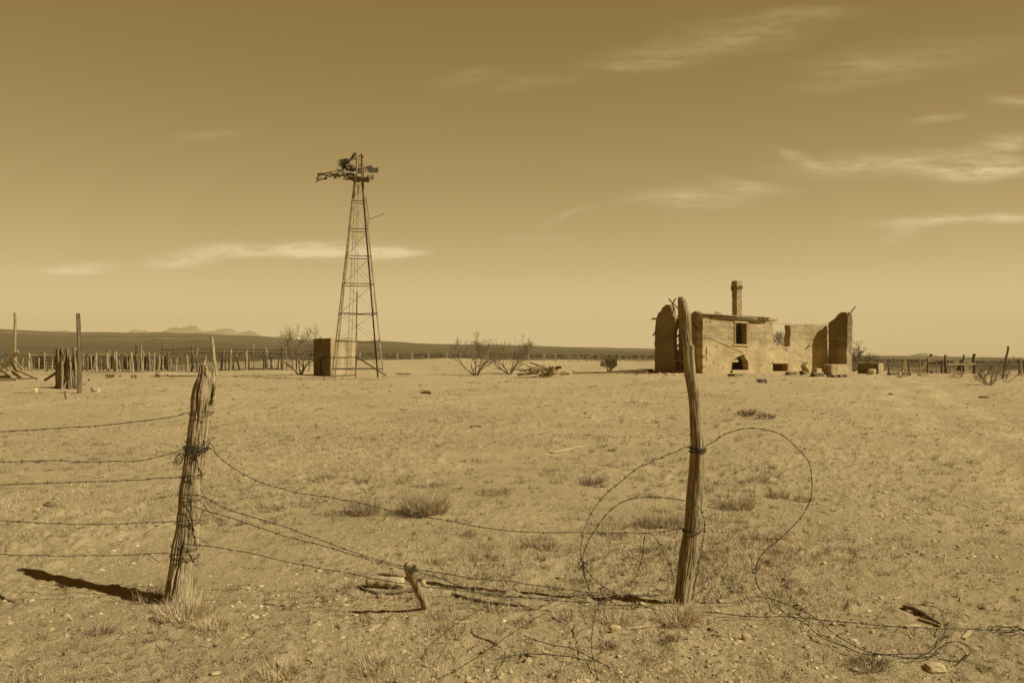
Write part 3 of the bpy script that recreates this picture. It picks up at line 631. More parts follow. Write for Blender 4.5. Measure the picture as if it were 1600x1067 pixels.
# mast above the platform
m = MB(); m.tube([P(557.3, 279, 36), P(557.6, 239, 36)], .045, 7); m.build('mast_pipe', 'iron', TW)
m = MB(); m.tube([P(565.6, 279, 36.15), P(565.0, 240, 36.15)], .032, 7); m.build('mast_pipe', 'iron_dark', TW)
m = MB(); m.tube([P(568.4, 279, 35.8), P(568, 252, 35.8)], .03, 6); m.build('mast_pipe', 'iron', TW)
m = MB()
for a, b in [((558, 249), (566, 252)), ((558, 262), (567, 264)), ((558, 263), (565, 255)), ((558, 252), (565, 262)), ((558, 271), (566, 270)), ((560, 245), (565, 241)), ((564, 242), (567.5, 246))]:
    m = MB(); m.tube([P(*a, 36), P(*b, 36.1)], .018, 5); m.build('mast_rod', 'iron_dark', TW)
m = MB(); m.beam(P(560.5, 244.5, 36), P(566, 241.5, 36.1), .09, .08, jit=.02); m.beam(P(565, 242, 36.1), P(567.4, 246, 36.1), .06, .05, jit=.02)
m.build('mast_bracket', 'iron_dark', TW)
# gear housing lump and bent wheel
def lump(c, rx, ry, rz, seed, m, sub=3, amp=.25):
    bmx = bmesh.new(); bmesh.ops.create_icosphere(bmx, subdivisions=sub, radius=1)
    vs = []
    for v in bmx.verts:
        n_ = 1+amp*mnoise.noise(v.co*2.1+Vector((seed, seed*.3, 0)))+amp*.5*mnoise.noise(v.co*5+Vector((0, seed, 0)))
        vs.append((c[0]+v.co.x*rx*n_, c[1]+v.co.y*ry*n_, c[2]+v.co.z*rz*n_))
    m.add(vs, [tuple(x.index for x in f.verts) for f in bmx.faces]); bmx.free()
m = MB(); lump(P(549.5, 263, 35.9), .20, .17, .15, 2, m); lump(P(543, 263, 35.8), .12, .13, .12, 3, m); lump(P(546, 272, 35.8), .2, .12, .06, 4, m); lump(P(561.5, 267, 36.1), .10, .12, .12, 5, m)
m.beam(P(539, 275, 35.8), P(555, 273, 36), .06, .05, jit=.015)
m.build('gear_head', 'iron_dark', TW)
m = MB()
m.beam(P(537, 276, 35.8), P(533.5, 252, 35.7), .09, .05, jit=.015, segs=5); m.beam(P(533, 251, 35.7), P(543, 250, 35.9), .10, .06, jit=.03, segs=4)
m.tube([P(542, 251, 35.9), P(548, 249, 36), P(554, 241, 36), P(557, 240, 36)], [.05, .05, .07, .04], 6, jit=.3)
m.beam(P(545, 251, 35.9), P(557, 247, 36), .05, .16, jit=.03, segs=4)
for p0, p1 in [((533, 251), (538, 263)), ((540, 249), (537, 262)), ((541, 251), (534, 260)), ((545, 250), (546, 260)), ((532, 258), (545, 253)), ((536, 250), (547, 262))]:
    m.beam(P(*p0, 35.7+random.uniform(-.1, .1)), P(*p1, 35.8), .13, .015, roll=random.uniform(0, 3), jit=.02, segs=3)
for r0, r1 in [(252.5, 252), (256, 257), (259.5, 260), (254, 254.5)]: m.beam(P(534, r0, 35.7), P(526.5+random.uniform(0, 1.5), r1, 35.6), .035, .02, jit=.006)
m.build('wheel_hub', 'iron_dark', TW)
m = MB()
for pts in [[(540, 274), (530, 275), (518, 273.5), (508, 273), (497, 274.5)], [(541, 275.5), (530, 274), (520, 275), (510, 278), (500, 281), (493, 285)], [(535, 269), (527, 266), (520, 269), (512, 270), (500, 272)], [(530, 279), (529, 270), (528, 266)]]:
    m.tube(spline([P(x, r, 35.6+.1*random.random()) for x, r in pts], .15), .026, 5)
m.build('wheel_rim', 'iron_dark', TW)
bl = [(497, 274, 499, 271, 1), (503, 273, 496, 276.5, 0), (508, 272, 500, 271.5, 1), (511, 274, 504, 274, 0), (516, 273, 509, 276, 0), (519, 271, 511, 270, 0), (524, 275, 517, 268, 1), (521, 272, 517.5, 267.5, 1), (527, 271, 522, 276, 0),
      (528, 278, 525, 281.5, 0), (500, 281, 494, 284.5, 1), (503, 279.5, 497, 276, 0), (498, 283, 495, 278, 0), (510, 278, 506, 280, 0), (514, 277, 512, 281.5, 1), (530, 268, 527, 264.5, 0), (535, 268, 528, 265.5, 0), (538, 268, 533, 272, 0), (532, 276, 525, 272.5, 0), (522, 279, 527, 275, 0)]
for x0, r0, x1, r1, pale in bl:
    m = MB(); m.beam(P(x0, r0, 35.6), P(x1, r1, 35.5+random.uniform(-.15, .15)), random.uniform(.05, .10), .010, roll=random.uniform(0, 3), jit=.008, segs=2, bend=.02)
    m.build('wheel_blade', 'iron' if pale else 'iron_dark', TW)
m = MB()
vp = [(569, 262), (573, 260), (578.5, 258.5), (580.5, 259.5), (583.5, 262.8), (590.7, 262), (590.3, 270.2), (575, 269.8), (573.5, 267)]
n = len(vp); a = [P(x, r, 35.75+(x-569)*.006) for x, r in vp]; b = [v+Vector((.012, .03, 0)) for v in a]
m.add(a+b, [tuple(range(n-1, -1, -1)), tuple(range(n, 2*n))]+[(i, (i+1) % n, n+(i+1) % n, n+i) for i in range(n)])
m.build('tail_vane', 'iron_dark', TW)
m = MB(); m.tube([P(559, 270, 36), P(575, 268, 35.75)], .02, 5); m.add([P(570, 262, 35.7), P(575.5, 266, 35.68), P(571, 268.5, 35.7), P(569.3, 266, 35.7), P(570, 262, 35.73), P(575.5, 266, 35.71), P(571, 268.5, 35.73), P(569.3, 266, 35.73)],
     [(3, 2, 1, 0), (4, 5, 6, 7), (0, 1, 5, 4), (1, 2, 6, 5), (2, 3, 7, 6), (3, 0, 4, 7)]); m.build('tail_boom', 'wood_pale', TW)

# ---------------------------------------------------------------- concrete water tank by the tower
def slab(m, poly, o, ex, ez, en, thick):       # prism from a polygon given in (ex, ez) coordinates
    n = len(poly); a = [o+ex*x+ez*z for x, z in poly]; b = [v+en*thick for v in a]
    m.add(a+b, [tuple(range(n)), tuple(range(2*n-1, n-1, -1))]+[(i, n+i, n+(i+1) % n, (i+1) % n) for i in range(n)])
tcn_ = gpt(516, 588.5, 30, 45); th = R(46); w = 1.52
ex, ey = Vector((math.cos(th), math.sin(th), 0)), Vector((-math.sin(th), math.cos(th), 0))
H = EYE+(HOR-528.5)/F*tcn_.y - tcn_.z
TK = thing('water_tank', tcn_, 'square concrete water tank standing behind the windmill tower', 'water tank')
m = MB(); z0 = tcn_.z-.1
def boxwall(m, o, ex, ey, L_, W_, z0, z1, seg=10, jit=.012):
    # rounded-corner closed box with slightly uneven faces
    pts = []
    r = .07
    for cx, cy, a0 in ((r, r, math.pi), (L_-r, r, 1.5*math.pi), (L_-r, W_-r, 0), (r, W_-r, .5*math.pi)):
        for k in range(4):
            a = a0+k*math.pi/6; pts.append((cx+r*math.cos(a), cy+r*math.sin(a)))
        # straight run split
    full = []
    for i in range(len(pts)):
        a, b = pts[i], pts[(i+1) % len(pts)]; d = math.hypot(b[0]-a[0], b[1]-a[1]); k = max(1, int(d/.2))
        for j in range(k): full.append((a[0]+(b[0]-a[0])*j/k, a[1]+(b[1]-a[1])*j/k))
    n = len(full); nz_ = seg; vs = []
    for i in range(nz_+1):
        z = z0+(z1-z0)*i/nz_
        for x, y in full:
            q = o+ex*x+ey*y; q.z = z; s = mnoise.noise(q*2.5)*jit*1.5+mnoise.noise(q*7)*jit
            c = o+ex*L_/2+ey*W_/2; dd = Vector((q.x-c.x, q.y-c.y, 0)).normalized(); q = q+dd*s
            if i == nz_: q.z += mnoise.noise(q*3)*.025
            vs.append(q)
    inner = []
    for i, (x, y) in enumerate(full):
        q = o+ex*(L_/2+(x-L_/2)*.84)+ey*(W_/2+(y-W_/2)*.84); inner.append(Vector((q.x, q.y, vs[nz_*n+i].z)))
    low = [Vector((q.x, q.y, z0+(z1-z0)*.25)) for q in inner]
    fs = [(i*n+j, i*n+(j+1) % n, (i+1)*n+(j+1) % n, (i+1)*n+j) for i in range(nz_) for j in range(n)]
    a = nz_*n; b = (nz_+1)*n; c = b+n
    fs += [(a+j, a+(j+1) % n, b+(j+1) % n, b+j) for j in range(n)]+[(b+j, b+(j+1) % n, c+(j+1) % n, c+j) for j in range(n)]+[tuple(range(c, c+n))]
    m.add(vs+inner+low, fs)
boxwall(m, Vector((tcn_.x, tcn_.y, 0)), ex, ey, w, w, z0, tcn_.z+H)
def shade_sides(o, nrm):  # paints shade on the faces turned away from the sun
    o.data.materials.append(MT['concrete_shaded'])
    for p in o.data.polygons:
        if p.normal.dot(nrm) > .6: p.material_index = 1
shade_sides(m.build('tank_wall', 'concrete', TK), -ex)
m = MB()
for s in (.03, ):
    m.tube([tcn_-ex*.03+ey*.45+Vector((0, 0, .9)), tcn_-ex*.06+ey*.62+Vector((0, 0, .92)), tcn_-ex*.06+ey*.75+Vector((0, 0, .9)), tcn_-ex*.05+ey*.78+Vector((0, 0, .1))], .03, 6)
m.build('drain_pipe', 'iron_dark', TK)
m = MB()
for z_ in (.93, .05): m.tube([tcn_-ey*.04+ex*.02+Vector((0, 0, z_)), tcn_-ey*.04+ex*1.5+Vector((0, 0, z_+.03))], .016, 5)
m.build('water_pipe', 'iron', TK)

# ---------------------------------------------------------------- ruined adobe house
th = R(28); hx = Vector((math.cos(th), math.sin(th), 0)); hy = Vector((-math.sin(th), math.cos(th), 0)); UZ = Vector((0, 0, 1))
c0 = P(1098, 588, 42.0); c0.z = 0
zg = hzf(c0.x, c0.y)
HO = thing('ruined_house', (c0.x, c0.y, zg), 'roofless ruined adobe house with a lone chimney and gaping window openings', 'house')
def on_plane(o, d, px, row):                  # pixel -> (distance along d, height) on the vertical plane through o
    u = (px-800)/F
    t = (u*o.y-o.x)/(d.x-u*d.y); y = o.y+t*d.y
    return (t, EYE-(row-HOR)/F*y)
def rough_poly(poly, step=.12, amp=.03, seed=0, keep_below=None):
    out = []; n = len(poly)
    for i in range(n):
        a, b = Vector(poly[i]), Vector(poly[(i+1) % n]); k = max(1, int((b-a).length/step))
        for j in range(k):
            p = a.lerp(b, j/k)
            if keep_below is None or p.y > keep_below:
                p = p+Vector((mnoise.noise(Vector((p.x*4, p.y*4, seed)))*amp, mnoise.noise(Vector((p.x*4, p.y*4, seed+9)))*amp))
            out.append((p.x, p.y))
    return out
def wall_part(name, o, d, nrm, polys, thick, mt='adobe', amp=.03, seed=0, kb=None, hamp=.012):
    # polys[0] outline, others are openings; prism of real thickness, faces cut into small uneven cells
    b = bmesh.new(); es = []
    for k, pl in enumerate(polys):
        rp = rough_poly(pl, .12, amp if k == 0 else hamp, seed+k, kb)
        vs = [b.verts.new((x, 0, z)) for x, z in rp]
        es += [b.edges.new((vs[i], vs[(i+1) % len(vs)])) for i in range(len(vs))]
    bmesh.ops.triangle_fill(b, use_beauty=True, use_dissolve=False, edges=es)
    r = bmesh.ops.extrude_face_region(b, geom=list(b.faces))
    for v in r['geom']:
        if isinstance(v, bmesh.types.BMVert): v.co.y = thick
    bmesh.ops.recalc_face_normals(b, faces=list(b.faces))
    longe = [e for e in b.edges if e.calc_length() > .35]
    for _ in range(3):
        longe = [e for e in b.edges if e.calc_length() > .35]
        if not longe: break
        bmesh.ops.subdivide_edges(b, edges=longe, cuts=1, use_grid_fill=False)
        bmesh.ops.triangulate(b, faces=[f for f in b.faces if len(f.verts) > 3])
    for v in b.verts:
        q = o+d*v.co.x+nrm*v.co.y+UZ*v.co.z
        s = mnoise.noise(q*1.3)*.02+mnoise.noise(q*4)*.012
        if v.co.z > polys[0][0][1]+3 or 0 < v.co.y < thick: s *= 1.6
        v.co = q+nrm*s+d*mnoise.noise(q*3+Vector((5, 5, 5)))*(.02 if .001 < v.co.y else 0)
    me = bpy.data.meshes.new(name); 
    for v in b.verts: v.co -= HO.location
    b.to_mesh(me); b.free(); me.materials.append(MT[mt]); return link(name, me, HO)
# front wall
A = lambda l: [on_plane(c0, hx, x, r) for x, r in l]
front = A([(1098, 600), (1097.6, 492), (1100, 490.5), (1106, 491.5), (1114, 494), (1150, 497), (1188, 500.5), (1190, 497.5), (1208, 499.5), (1208.6, 520), (1208.4, 539), (1213, 541), (1220, 540.2), (1228, 541.5), (1234.3, 541),
           (1234.6, 528), (1236.2, 518), (1234.8, 508.5), (1254, 507.3), (1275, 508), (1292.8, 509), (1292.9, 596)])
win = A([(1147.3, 537.5), (1147.3, 503.5), (1166.8, 503.5), (1166.8, 538)])
hole = A([(1143.6, 579.7), (1143.3, 572), (1144, 565.4), (1147.6, 561.4), (1152.3, 557.4), (1158.7, 555.3), (1162.7, 553.2), (1164.4, 559), (1169, 564.6), (1169.2, 579.7)])
slit = A([(1102.3, 564), (1102.3, 543.5), (1104.8, 543.5), (1104.8, 564)])
lowin = A([(1207.4, 580), (1207.4, 567.5), (1231, 567.5), (1231, 580)])
wall_part('front_wall', c0, hx, hy, [front, win, hole, slit, lowin], .42, seed=1, amp=.045)
# left side wall with its tall torn opening
B = lambda l: [on_plane(c0, hy, x, r) for x, r in l]
side = B([(1098, 598), (1022.5, 592), (1022.9, 538.7), (1023.2, 512), (1024.8, 495.4), (1029, 489), (1033.4, 484.3), (1034, 481), (1041.2, 475.7), (1045.8, 476.4), (1049, 482.3), (1051, 491.5), (1054.4, 496.7),
          (1055.7, 506), (1052.4, 517.7), (1051.5, 529.5), (1052.4, 541.3), (1054.4, 551.8), (1054, 561), (1058, 562.5), (1074, 563), (1077.5, 540), (1079, 510), (1080, 489), (1086.5, 486.6), (1094, 491), (1097.4, 491.8)])
shole = B([(1055.3, 578.5), (1055, 565), (1066.5, 565), (1068, 578.5)])
wall_part('side_wall', c0, hy, hx, [side, shole], .28, 'adobe_shaded', seed=5, amp=.06)
# right wing wall, standing forward of the front wall
J = c0+hx*on_plane(c0, hx, 1293, 540)[0]; fw = -hy
D_ = lambda l: [on_plane(J, fw, x, r) for x, r in l]
wing = D_([(1294.3, 596), (1294.3, 505.5), (1299, 501.5), (1303.5, 498), (1309.6, 491.5), (1313.9, 488.4), (1321.8, 487.8), (1324, 490.7), (1324.3, 512.7), (1323.5, 545), (1323.9, 598)])
wall_part('wing_wall', J, fw, hx, [wing], .40, 'adobe_shaded', seed=8, amp=.04)
# room behind the window: back wall, end walls, remains of the roof
def zrow(row, d): return EYE-(row-HOR)/F*d
TX = lambda px: on_plane(c0, hx, px, 540)[0]
rb = c0+hy*3.2
wall_part('inner_wall', rb+hx*1.3, hx, hy, [[(0, zg-.3), (0, 3.6), (.8, 3.62), (3.1, 3.55), (3.15, 3.4), (3.17, zg-.3)]], .3, seed=11)
wall_part('inner_wall', c0+hx*1.3+hy*.45, hy, hx, [[(0, zg-.3), (0, 3.72), (2.7, 3.78), (2.7, zg-.3)]], .3, seed=12)
wall_part('inner_wall', c0+hx*(TX(1208)-.35)+hy*.45, hy, hx, [[(0, zg-.3), (0, 3.55), (2.7, 3.7), (2.7, zg-.3)]], .3, seed=13)
wall_part('inner_wall', c0+hy*1.2+hx*(TX(1207)-.3), hx, hy, [[(0, zg-.3), (0, 1.9), (2.4, 1.8), (2.5, zg-.3)]], .3, seed=23)  # added wall, keeps the view through the low window dark
wall_part('back_wall', c0+hy*3.2+hx*4.3, hx, hy, [[(0, zg-.3), (0, 1.6), (1.2, 1.5), (2.3, 1.9), (3.4, 1.8), (3.5, zg-.3)]], .35, seed=14, amp=.1)
m = MB()
def hp(x, y, z): return c0+hx*x+hy*y+UZ*z
for k in range(int((TX(1204)-.5)/.235)):
    x = .45+k*.235
    m.beam(hp(x, -.12+random.uniform(-.08, .05), 3.86-k*.012), hp(x+random.uniform(-.05, .05), 3.4, 3.9-k*.01), .035, .225, jit=.008)
m.build('roof_board', 'wood_grey', HO)
m = MB(); p0 = on_plane(c0-hy*.05, hx, 1110, 493.5); p1 = on_plane(c0-hy*.05, hx, 1188, 500.5)
m.beam(hp(p0[0], -.06, p0[1]), hp(p1[0], -.06, p1[1]), .10, .13, jit=.012, segs=5)
for k in range(4): m.beam(hp(p0[0]+k*.9, .45, 3.72), hp(p0[0]+k*.9, 3.2, 3.76), .1, .12, jit=.01)
m.build('roof_beam', 'wood_dark', HO)
m = MB(); q0 = on_plane(c0-hy*.1, hx, 1098, 490.5); q1 = on_plane(c0-hy*.1, hx, 1203, 496.5)
m.beam(hp(q0[0]-.1, -.09, q0[1]+.0), hp(q1[0], -.09, q1[1]), .20, .05, roll=math.pi/2, jit=.02, segs=8)
r0, r1 = on_plane(c0, hx, 1190, 498.5), on_plane(c0, hx, 1215, 500.5)
m.beam(hp(r0[0], .1, r0[1]), hp(r1[0], .1, r1[1]), .25, .12, roll=math.pi/2, jit=.015, segs=3)
s0, s1 = on_plane(c0, hx, 1118, 488), on_plane(c0, hx, 1127, 491.5)
m.beam(hp(s0[0], 0, s0[1]), hp(s1[0], 0, s1[1]), .1, .05, jit=.01)
m.build('roof_edge', 'wood_grey', HO)
# window frame
m = MB()
for (x0, ra, x1, rb_, w_) in [(1147.8, 502.8, 1147.8, 538.2, .05), (1166.8, 503.3, 1166.8, 538.6, .05), (1146.5, 502.9, 1168, 503.9, .045), (1145, 538.6, 1168.5, 539.6, .05)]:
    a, b_ = on_plane(c0, hx, x0, ra), on_plane(c0, hx, x1, rb_)
    m.beam(hp(a[0], -.035, a[1]), hp(b_[0], -.035, b_[1]), w_ if x0 == x1 else .08, .08 if x0 == x1 else w_, roll=math.pi/2*0, jit=.004)
WF = m.build('window_frame', 'wood_pale', HO)
m = MB(); a, b_ = on_plane(c0, hx, 1152, 508), on_plane(c0, hx, 1155, 504.5); m.beam(hp(a[0], .1, a[1]), hp(b_[0], .1, b_[1]), .07, .03); a, b_ = on_plane(c0, hx, 1149.5, 504), on_plane(c0, hx, 1149.5, 538); m.beam(hp(a[0], .3, a[1]), hp(b_[0], .3, b_[1]), .12, .05)
m.build('frame_splinter', 'wood_grey', HO)
m = MB(); a, b_ = on_plane(c0, hx, 1206.5, 566.8), on_plane(c0, hx, 1232, 566.8); m.beam(hp(a[0], -.02, a[1]), hp(b_[0], -.02, b_[1]), .08, .06, jit=.005); m.build('lintel', 'wood_pale', HO)
m = MB(); a, b_ = on_plane(c0, hx, 1143, 580.8), on_plane(c0, hx, 1170, 580.8); m.beam(hp(a[0], -.06, a[1]), hp(b_[0], -.06, b_[1]), .2, .08, roll=0, jit=.005); m.build('hearth_sill', 'stone', HO)
# broken plaster arch inside the lower hole
ih = A([(1146, 564.5), (1148, 562), (1156, 561), (1158, 565.5), (1150, 566)])
m = MB(); slab(m, [(x, z) for x, z in ih], c0+hy*.18, hx, UZ, hy, .18); m.build('broken_plaster', 'stone', HO)
# chimney
ch = hp(1.9+.05, 3.25, 0)
cu = on_plane(ch, hx, 1151.3, 500)[0]; cc = ch+hx*(cu) ; wc_ = .40
m = MB(); nz_ = 26; zt_ = zrow(438.5, cc.y)
vs = []; seg = 5; ringp = []
for i in range(nz_+1):
    z = zg+2.0+(zt_-zg-2.0)*i/nz_; grow = 0.0
    if i >= nz_-4: grow = .035
    if i >= nz_-1: grow = .015
    loop = []
    for sx, sy, dx, dy in ((0, 0, 1, 0), (1, 0, 0, 1), (1, 1, -1, 0), (0, 1, 0, -1)):
        for k in range(seg):
            x, y = (sx+dx*k/seg)*wc_, (sy+dy*k/seg)*wc_
            x += (x/wc_-.5)*2*grow; y += (y/wc_-.5)*2*grow
            q = cc+hx*x+hy*y; q.z = z; q += Vector((mnoise.noise(q*6), mnoise.noise(q*6+Vector((3, 3, 3))), mnoise.noise(q*5)*.5))*.035
            loop.append(q)
    vs += loop
n = 4*seg
m.add(vs, [(i*n+j, i*n+(j+1) % n, (i+1)*n+(j+1) % n, (i+1)*n+j) for i in range(nz_) for j in range(n)]+[tuple(nz_*n+j for j in range(n))])
CH = m.build('chimney', 'adobe', HO)
m = MB()
for i, (r0, px0, px1) in enumerate([(448.5, 1151.5, 1159.5), (449.5, 1143.5, 1151.5)]):
    dirv = hx if i == 0 else hy; nn = -hy if i == 0 else -hx
    for k in range(5): 
        q = cc+dirv*(wc_*(k+.4)/5)+nn*.05; q.z = zrow(r0+random.uniform(-1, 1.5), cc.y); m.box(q, (.09, .09, .06), jit=.02)
m.build('chimney_collar', 'stone_dark', CH)
# poles leaning against the ruin
def pole(a, b, r, label, name='leaning_pole', mt='wood_dark'):
    m = MB(); a, b = Vector(a), Vector(b)
    m.tube([a.lerp(b, i/8)+Vector((mnoise.noise(Vector((i*.4, a.x, 0))), 0, mnoise.noise(Vector((i*.4, a.x, 5)))))*.02 for i in range(9)], [r*(1-.03*i) for i in range(9)], 7, jit=.08)
    return m, a
yl = c0.y+2.8
m, a = pole(P(1020.5, 524.5, 45.7), P(1056, 466, 44.5), .045, ''); m.build('rafter_pole', 'wood_dark', HO)
m, a = pole(P(1045.5, 467.5, 45), P(1097.8, 523, 41.75), .040, ''); m.build('rafter_pole', 'wood_dark', HO)
m, a = pole(J+fw*on_plane(J, fw, 1324, 494)[0]+UZ*(on_plane(J, fw, 1324, 494)[1]), P(1337, 479, 45.2), .04, ''); m.build('rafter_pole', 'wood_dark', HO)
m = MB(); m.beam(P(1019, 498, 45.9), P(1080, 499, 43.2), .10, .10, jit=.01, segs=4); m.build('roof_beam', 'wood_grey', HO)
m = MB()
for (x0, r0, x1, r1, d0, d1) in [(1053, 531, 1070, 513, 47, 46), (1055, 546, 1073, 521, 47.5, 46), (1057, 558, 1076, 532, 47.5, 46), (1054, 503, 1080, 512, 46.6, 46.5), (1056, 525, 1078, 527, 46.8, 46.8), (1057, 556, 1080, 551, 47, 46.6)]:
    m.beam(P(x0, r0, d0), P(x1, r1, d1), .07, .06, jit=.01)
m.build('fallen_rafter', 'wood_dark', HO)
m = MB(); wa, wb = on_plane(c0, hx, 1106, 527), on_plane(c0, hx, 1160, 551); m.beam(hp(wa[0], -.02, wa[1]), hp(wb[0], -.02, wb[1]), .012, .012); m.build('dangling_wire', 'wire', HO)
m = MB(); m.tube([P(1209, 505, 44.1), P(1250, 507.5, 45.4), P(1294, 506.5, 46.6)], .008, 4); m.build('overhead_wire', 'wire', HO)
m = MB(); q = on_plane(c0, hx, 1261, 540); m.beam(hp(q[0], -.15, q[1]-.05), hp(q[0]+.22, .02, q[1]+.04), .06, .05); m.build('wall_peg', 'wood_dark', HO)
m = MB()
for k in range(8): m.beam(hp(3.95+k*.14, .4+random.uniform(0, .8), zg+.2+random.random()*.3), hp(4.2+k*.12+random.uniform(-.3, .3), .9, zg+.5+random.random()*.3), .06, .05, jit=.01)
m.build('fallen_timber', 'wood_grey', HO)

def rock(px, row, w, h, label, mt='stone', name='rock', seed=0, lo=3.0, hi=80, cat='rock', sub=3, deep=None, group=None):
    g = gpt(px, row, lo, hi); s = g.y/F; m = MB()
    bmx = bmesh.new(); bmesh.ops.create_icosphere(bmx, subdivisions=sub, radius=1)
    vs = []
    for v in bmx.verts:
        q = v.co.copy(); k = max(abs(q.x), abs(q.y), abs(q.z)); q = q.lerp(q/k, .45)
        q = q*(1+.22*mnoise.noise(q*1.3+Vector((seed*3.1, 0, seed)))+.06*mnoise.noise(q*5+Vector((seed, 0, 0))))
        vs.append((g.x+q.x*w*s/2, g.y+q.y*(deep or w*.7)*s/2, g.z+h*s*.38+q.z*h*s/2*1.15))
    m.add(vs, [tuple(x.index for x in f.verts) for f in bmx.faces]); bmx.free()
    o = m.build(name, mt, None, loc=g); return tag(o, label, cat, group)
def block(px, row, w, h, dp, rot, label, mt='stone', name='block', lo=30, hi=80, tilt=0.0, cat='stone block'):
    g = gpt(px, row, lo, hi); s = g.y/F; rm = Matrix.Rotation(rot, 3, 'Z') @ Matrix.Rotation(tilt, 3, 'Y')
    b = bmesh.new(); bmesh.ops.create_cube(b, size=1); bmesh.ops.bevel(b, geom=list(b.edges), offset=.06, segments=1, affect='EDGES')
    bmesh.ops.subdivide_edges(b, edges=[e for e in b.edges if e.calc_length() > .5], cuts=3, use_grid_fill=True)
    for v in b.verts:
        q = Vector((v.co.x*w*s, v.co.y*dp, v.co.z*h*s)); n_ = q+g
        q += Vector((mnoise.noise(n_*5), mnoise.noise(n_*5+Vector((9, 0, 0))), mnoise.noise(n_*5+Vector((0, 9, 0)))))*.03
        v.co = rm @ q + Vector((0, 0, h*s*.45))
    me = bpy.data.meshes.new(name); b.to_mesh(me); b.free(); me.materials.append(MT[mt])
    o = link(name, me); o.location = g; return tag(o, label, cat)
# low plastered plinth in front of the wing wall and rubble
pl = on_plane(c0-hy*1.75, hx, 1288, 584)
block(1306, 585.5, 38, 17, .55, th, 'low pale plastered plinth at the foot of the wing wall', 'concrete', 'plinth', tilt=0)
block(1262, 581.5, 22, 10, .4, th, 'flat slab of fallen wall leaning on the house between plinth and low window', 'adobe', 'fallen_slab', tilt=R(48), cat='rubble')
block(1269, 576.5, 10, 12, .25, R(50), 'pale upright chunk with dark scars beside the shaded wall', 'stone_pale', 'wall_chunk', tilt=R(20), cat='rubble')
block(1277, 588, 17, 6, .4, R(5), 'dark squared block lying in front of the plinth', 'stone_dark', 'stone_block')
block(1276, 583, 12, 8, .35, R(30), 'cracked plaster lump resting on the dark squared block', 'stone', 'wall_chunk', tilt=R(8), cat='rubble')
block(1236, 586, 14, 5, .4, R(10), 'dark low block on the ground below the pilaster left edge', 'stone_dark', 'stone_block')
block(1255, 586, 7, 6, .35, R(15), 'small dark block left of the fallen slab', 'stone_dark', 'stone_block')
block(1149, 587.5, 20, 4, .5, th, 'worn stone step under the hearth opening', 'stone_dark', 'door_step', cat='step')
for k, (px, r) in enumerate([(1296, 589), (1303, 589.5), (1312, 589), (1320, 588.5)]):
    block(px, r, 6, 3.5, .25, R(10*k), ['leftmost dark brick under the plinth', 'second dark brick from the left under the plinth', 'third dark brick from the left under the plinth', 'rightmost dark brick under the plinth'][k], 'stone_dark', 'loose_brick', cat='brick')

# concrete trough right of the house
g0 = gpt(1345, 583, 30, 80)
TR = thing('water_trough', g0, 'low dark broken-sided concrete trough right of the bare bush', 'trough')
m = MB(); e1, e2 = Vector((math.cos(R(30)), math.sin(R(30)), 0)), Vector((-math.sin(R(30)), math.cos(R(30)), 0))
bw_ = 1.25; hh_ = .52
o_ = Vector((g0.x+.0, g0.y, 0)); boxwall(m, o_+e2*0, e1, e2, 1.0, 1.9, g0.z-.1, g0.z+hh_, 5)
# turned so that its shaded long side faces the camera
m = MB(); e1, e2 = Vector((math.cos(R(-8)), math.sin(R(-8)), 0)), Vector((math.sin(R(8)), math.cos(R(8)), 0))
e1 = Vector((math.cos(R(42)), math.sin(R(42)), 0)); e2 = Vector((-e1.y, e1.x, 0))
o_ = gpt(1373, 584, 30, 80); L2 = 1.12
boxwall(m, Vector((o_.x, o_.y, 0)), e1, e2, .62, L2, o_.z-.1, o_.z+hh_, 5, .02)
TR.location = o_; shade_sides(m.build('trough_wall', 'concrete', TR), -e1)
rock(1362, 585, 13, 9, 'pale barrel-shaped rock in front of the trough', 'stone', seed=4, lo=30)
block(1395, 585.5, 14, 4, .3, R(5), 'flat dark stone right of the trough', 'stone_dark', 'stone_block')
block(1416, 586.5, 11, 4, .3, R(-5), 'squared dark stone farther right of the trough', 'stone_dark', 'stone_block')
block(1382, 583, 22, 1.6, .4, R(4), 'thin pale slab lying beside the trough', 'stone_pale', 'flat_slab', cat='slab')

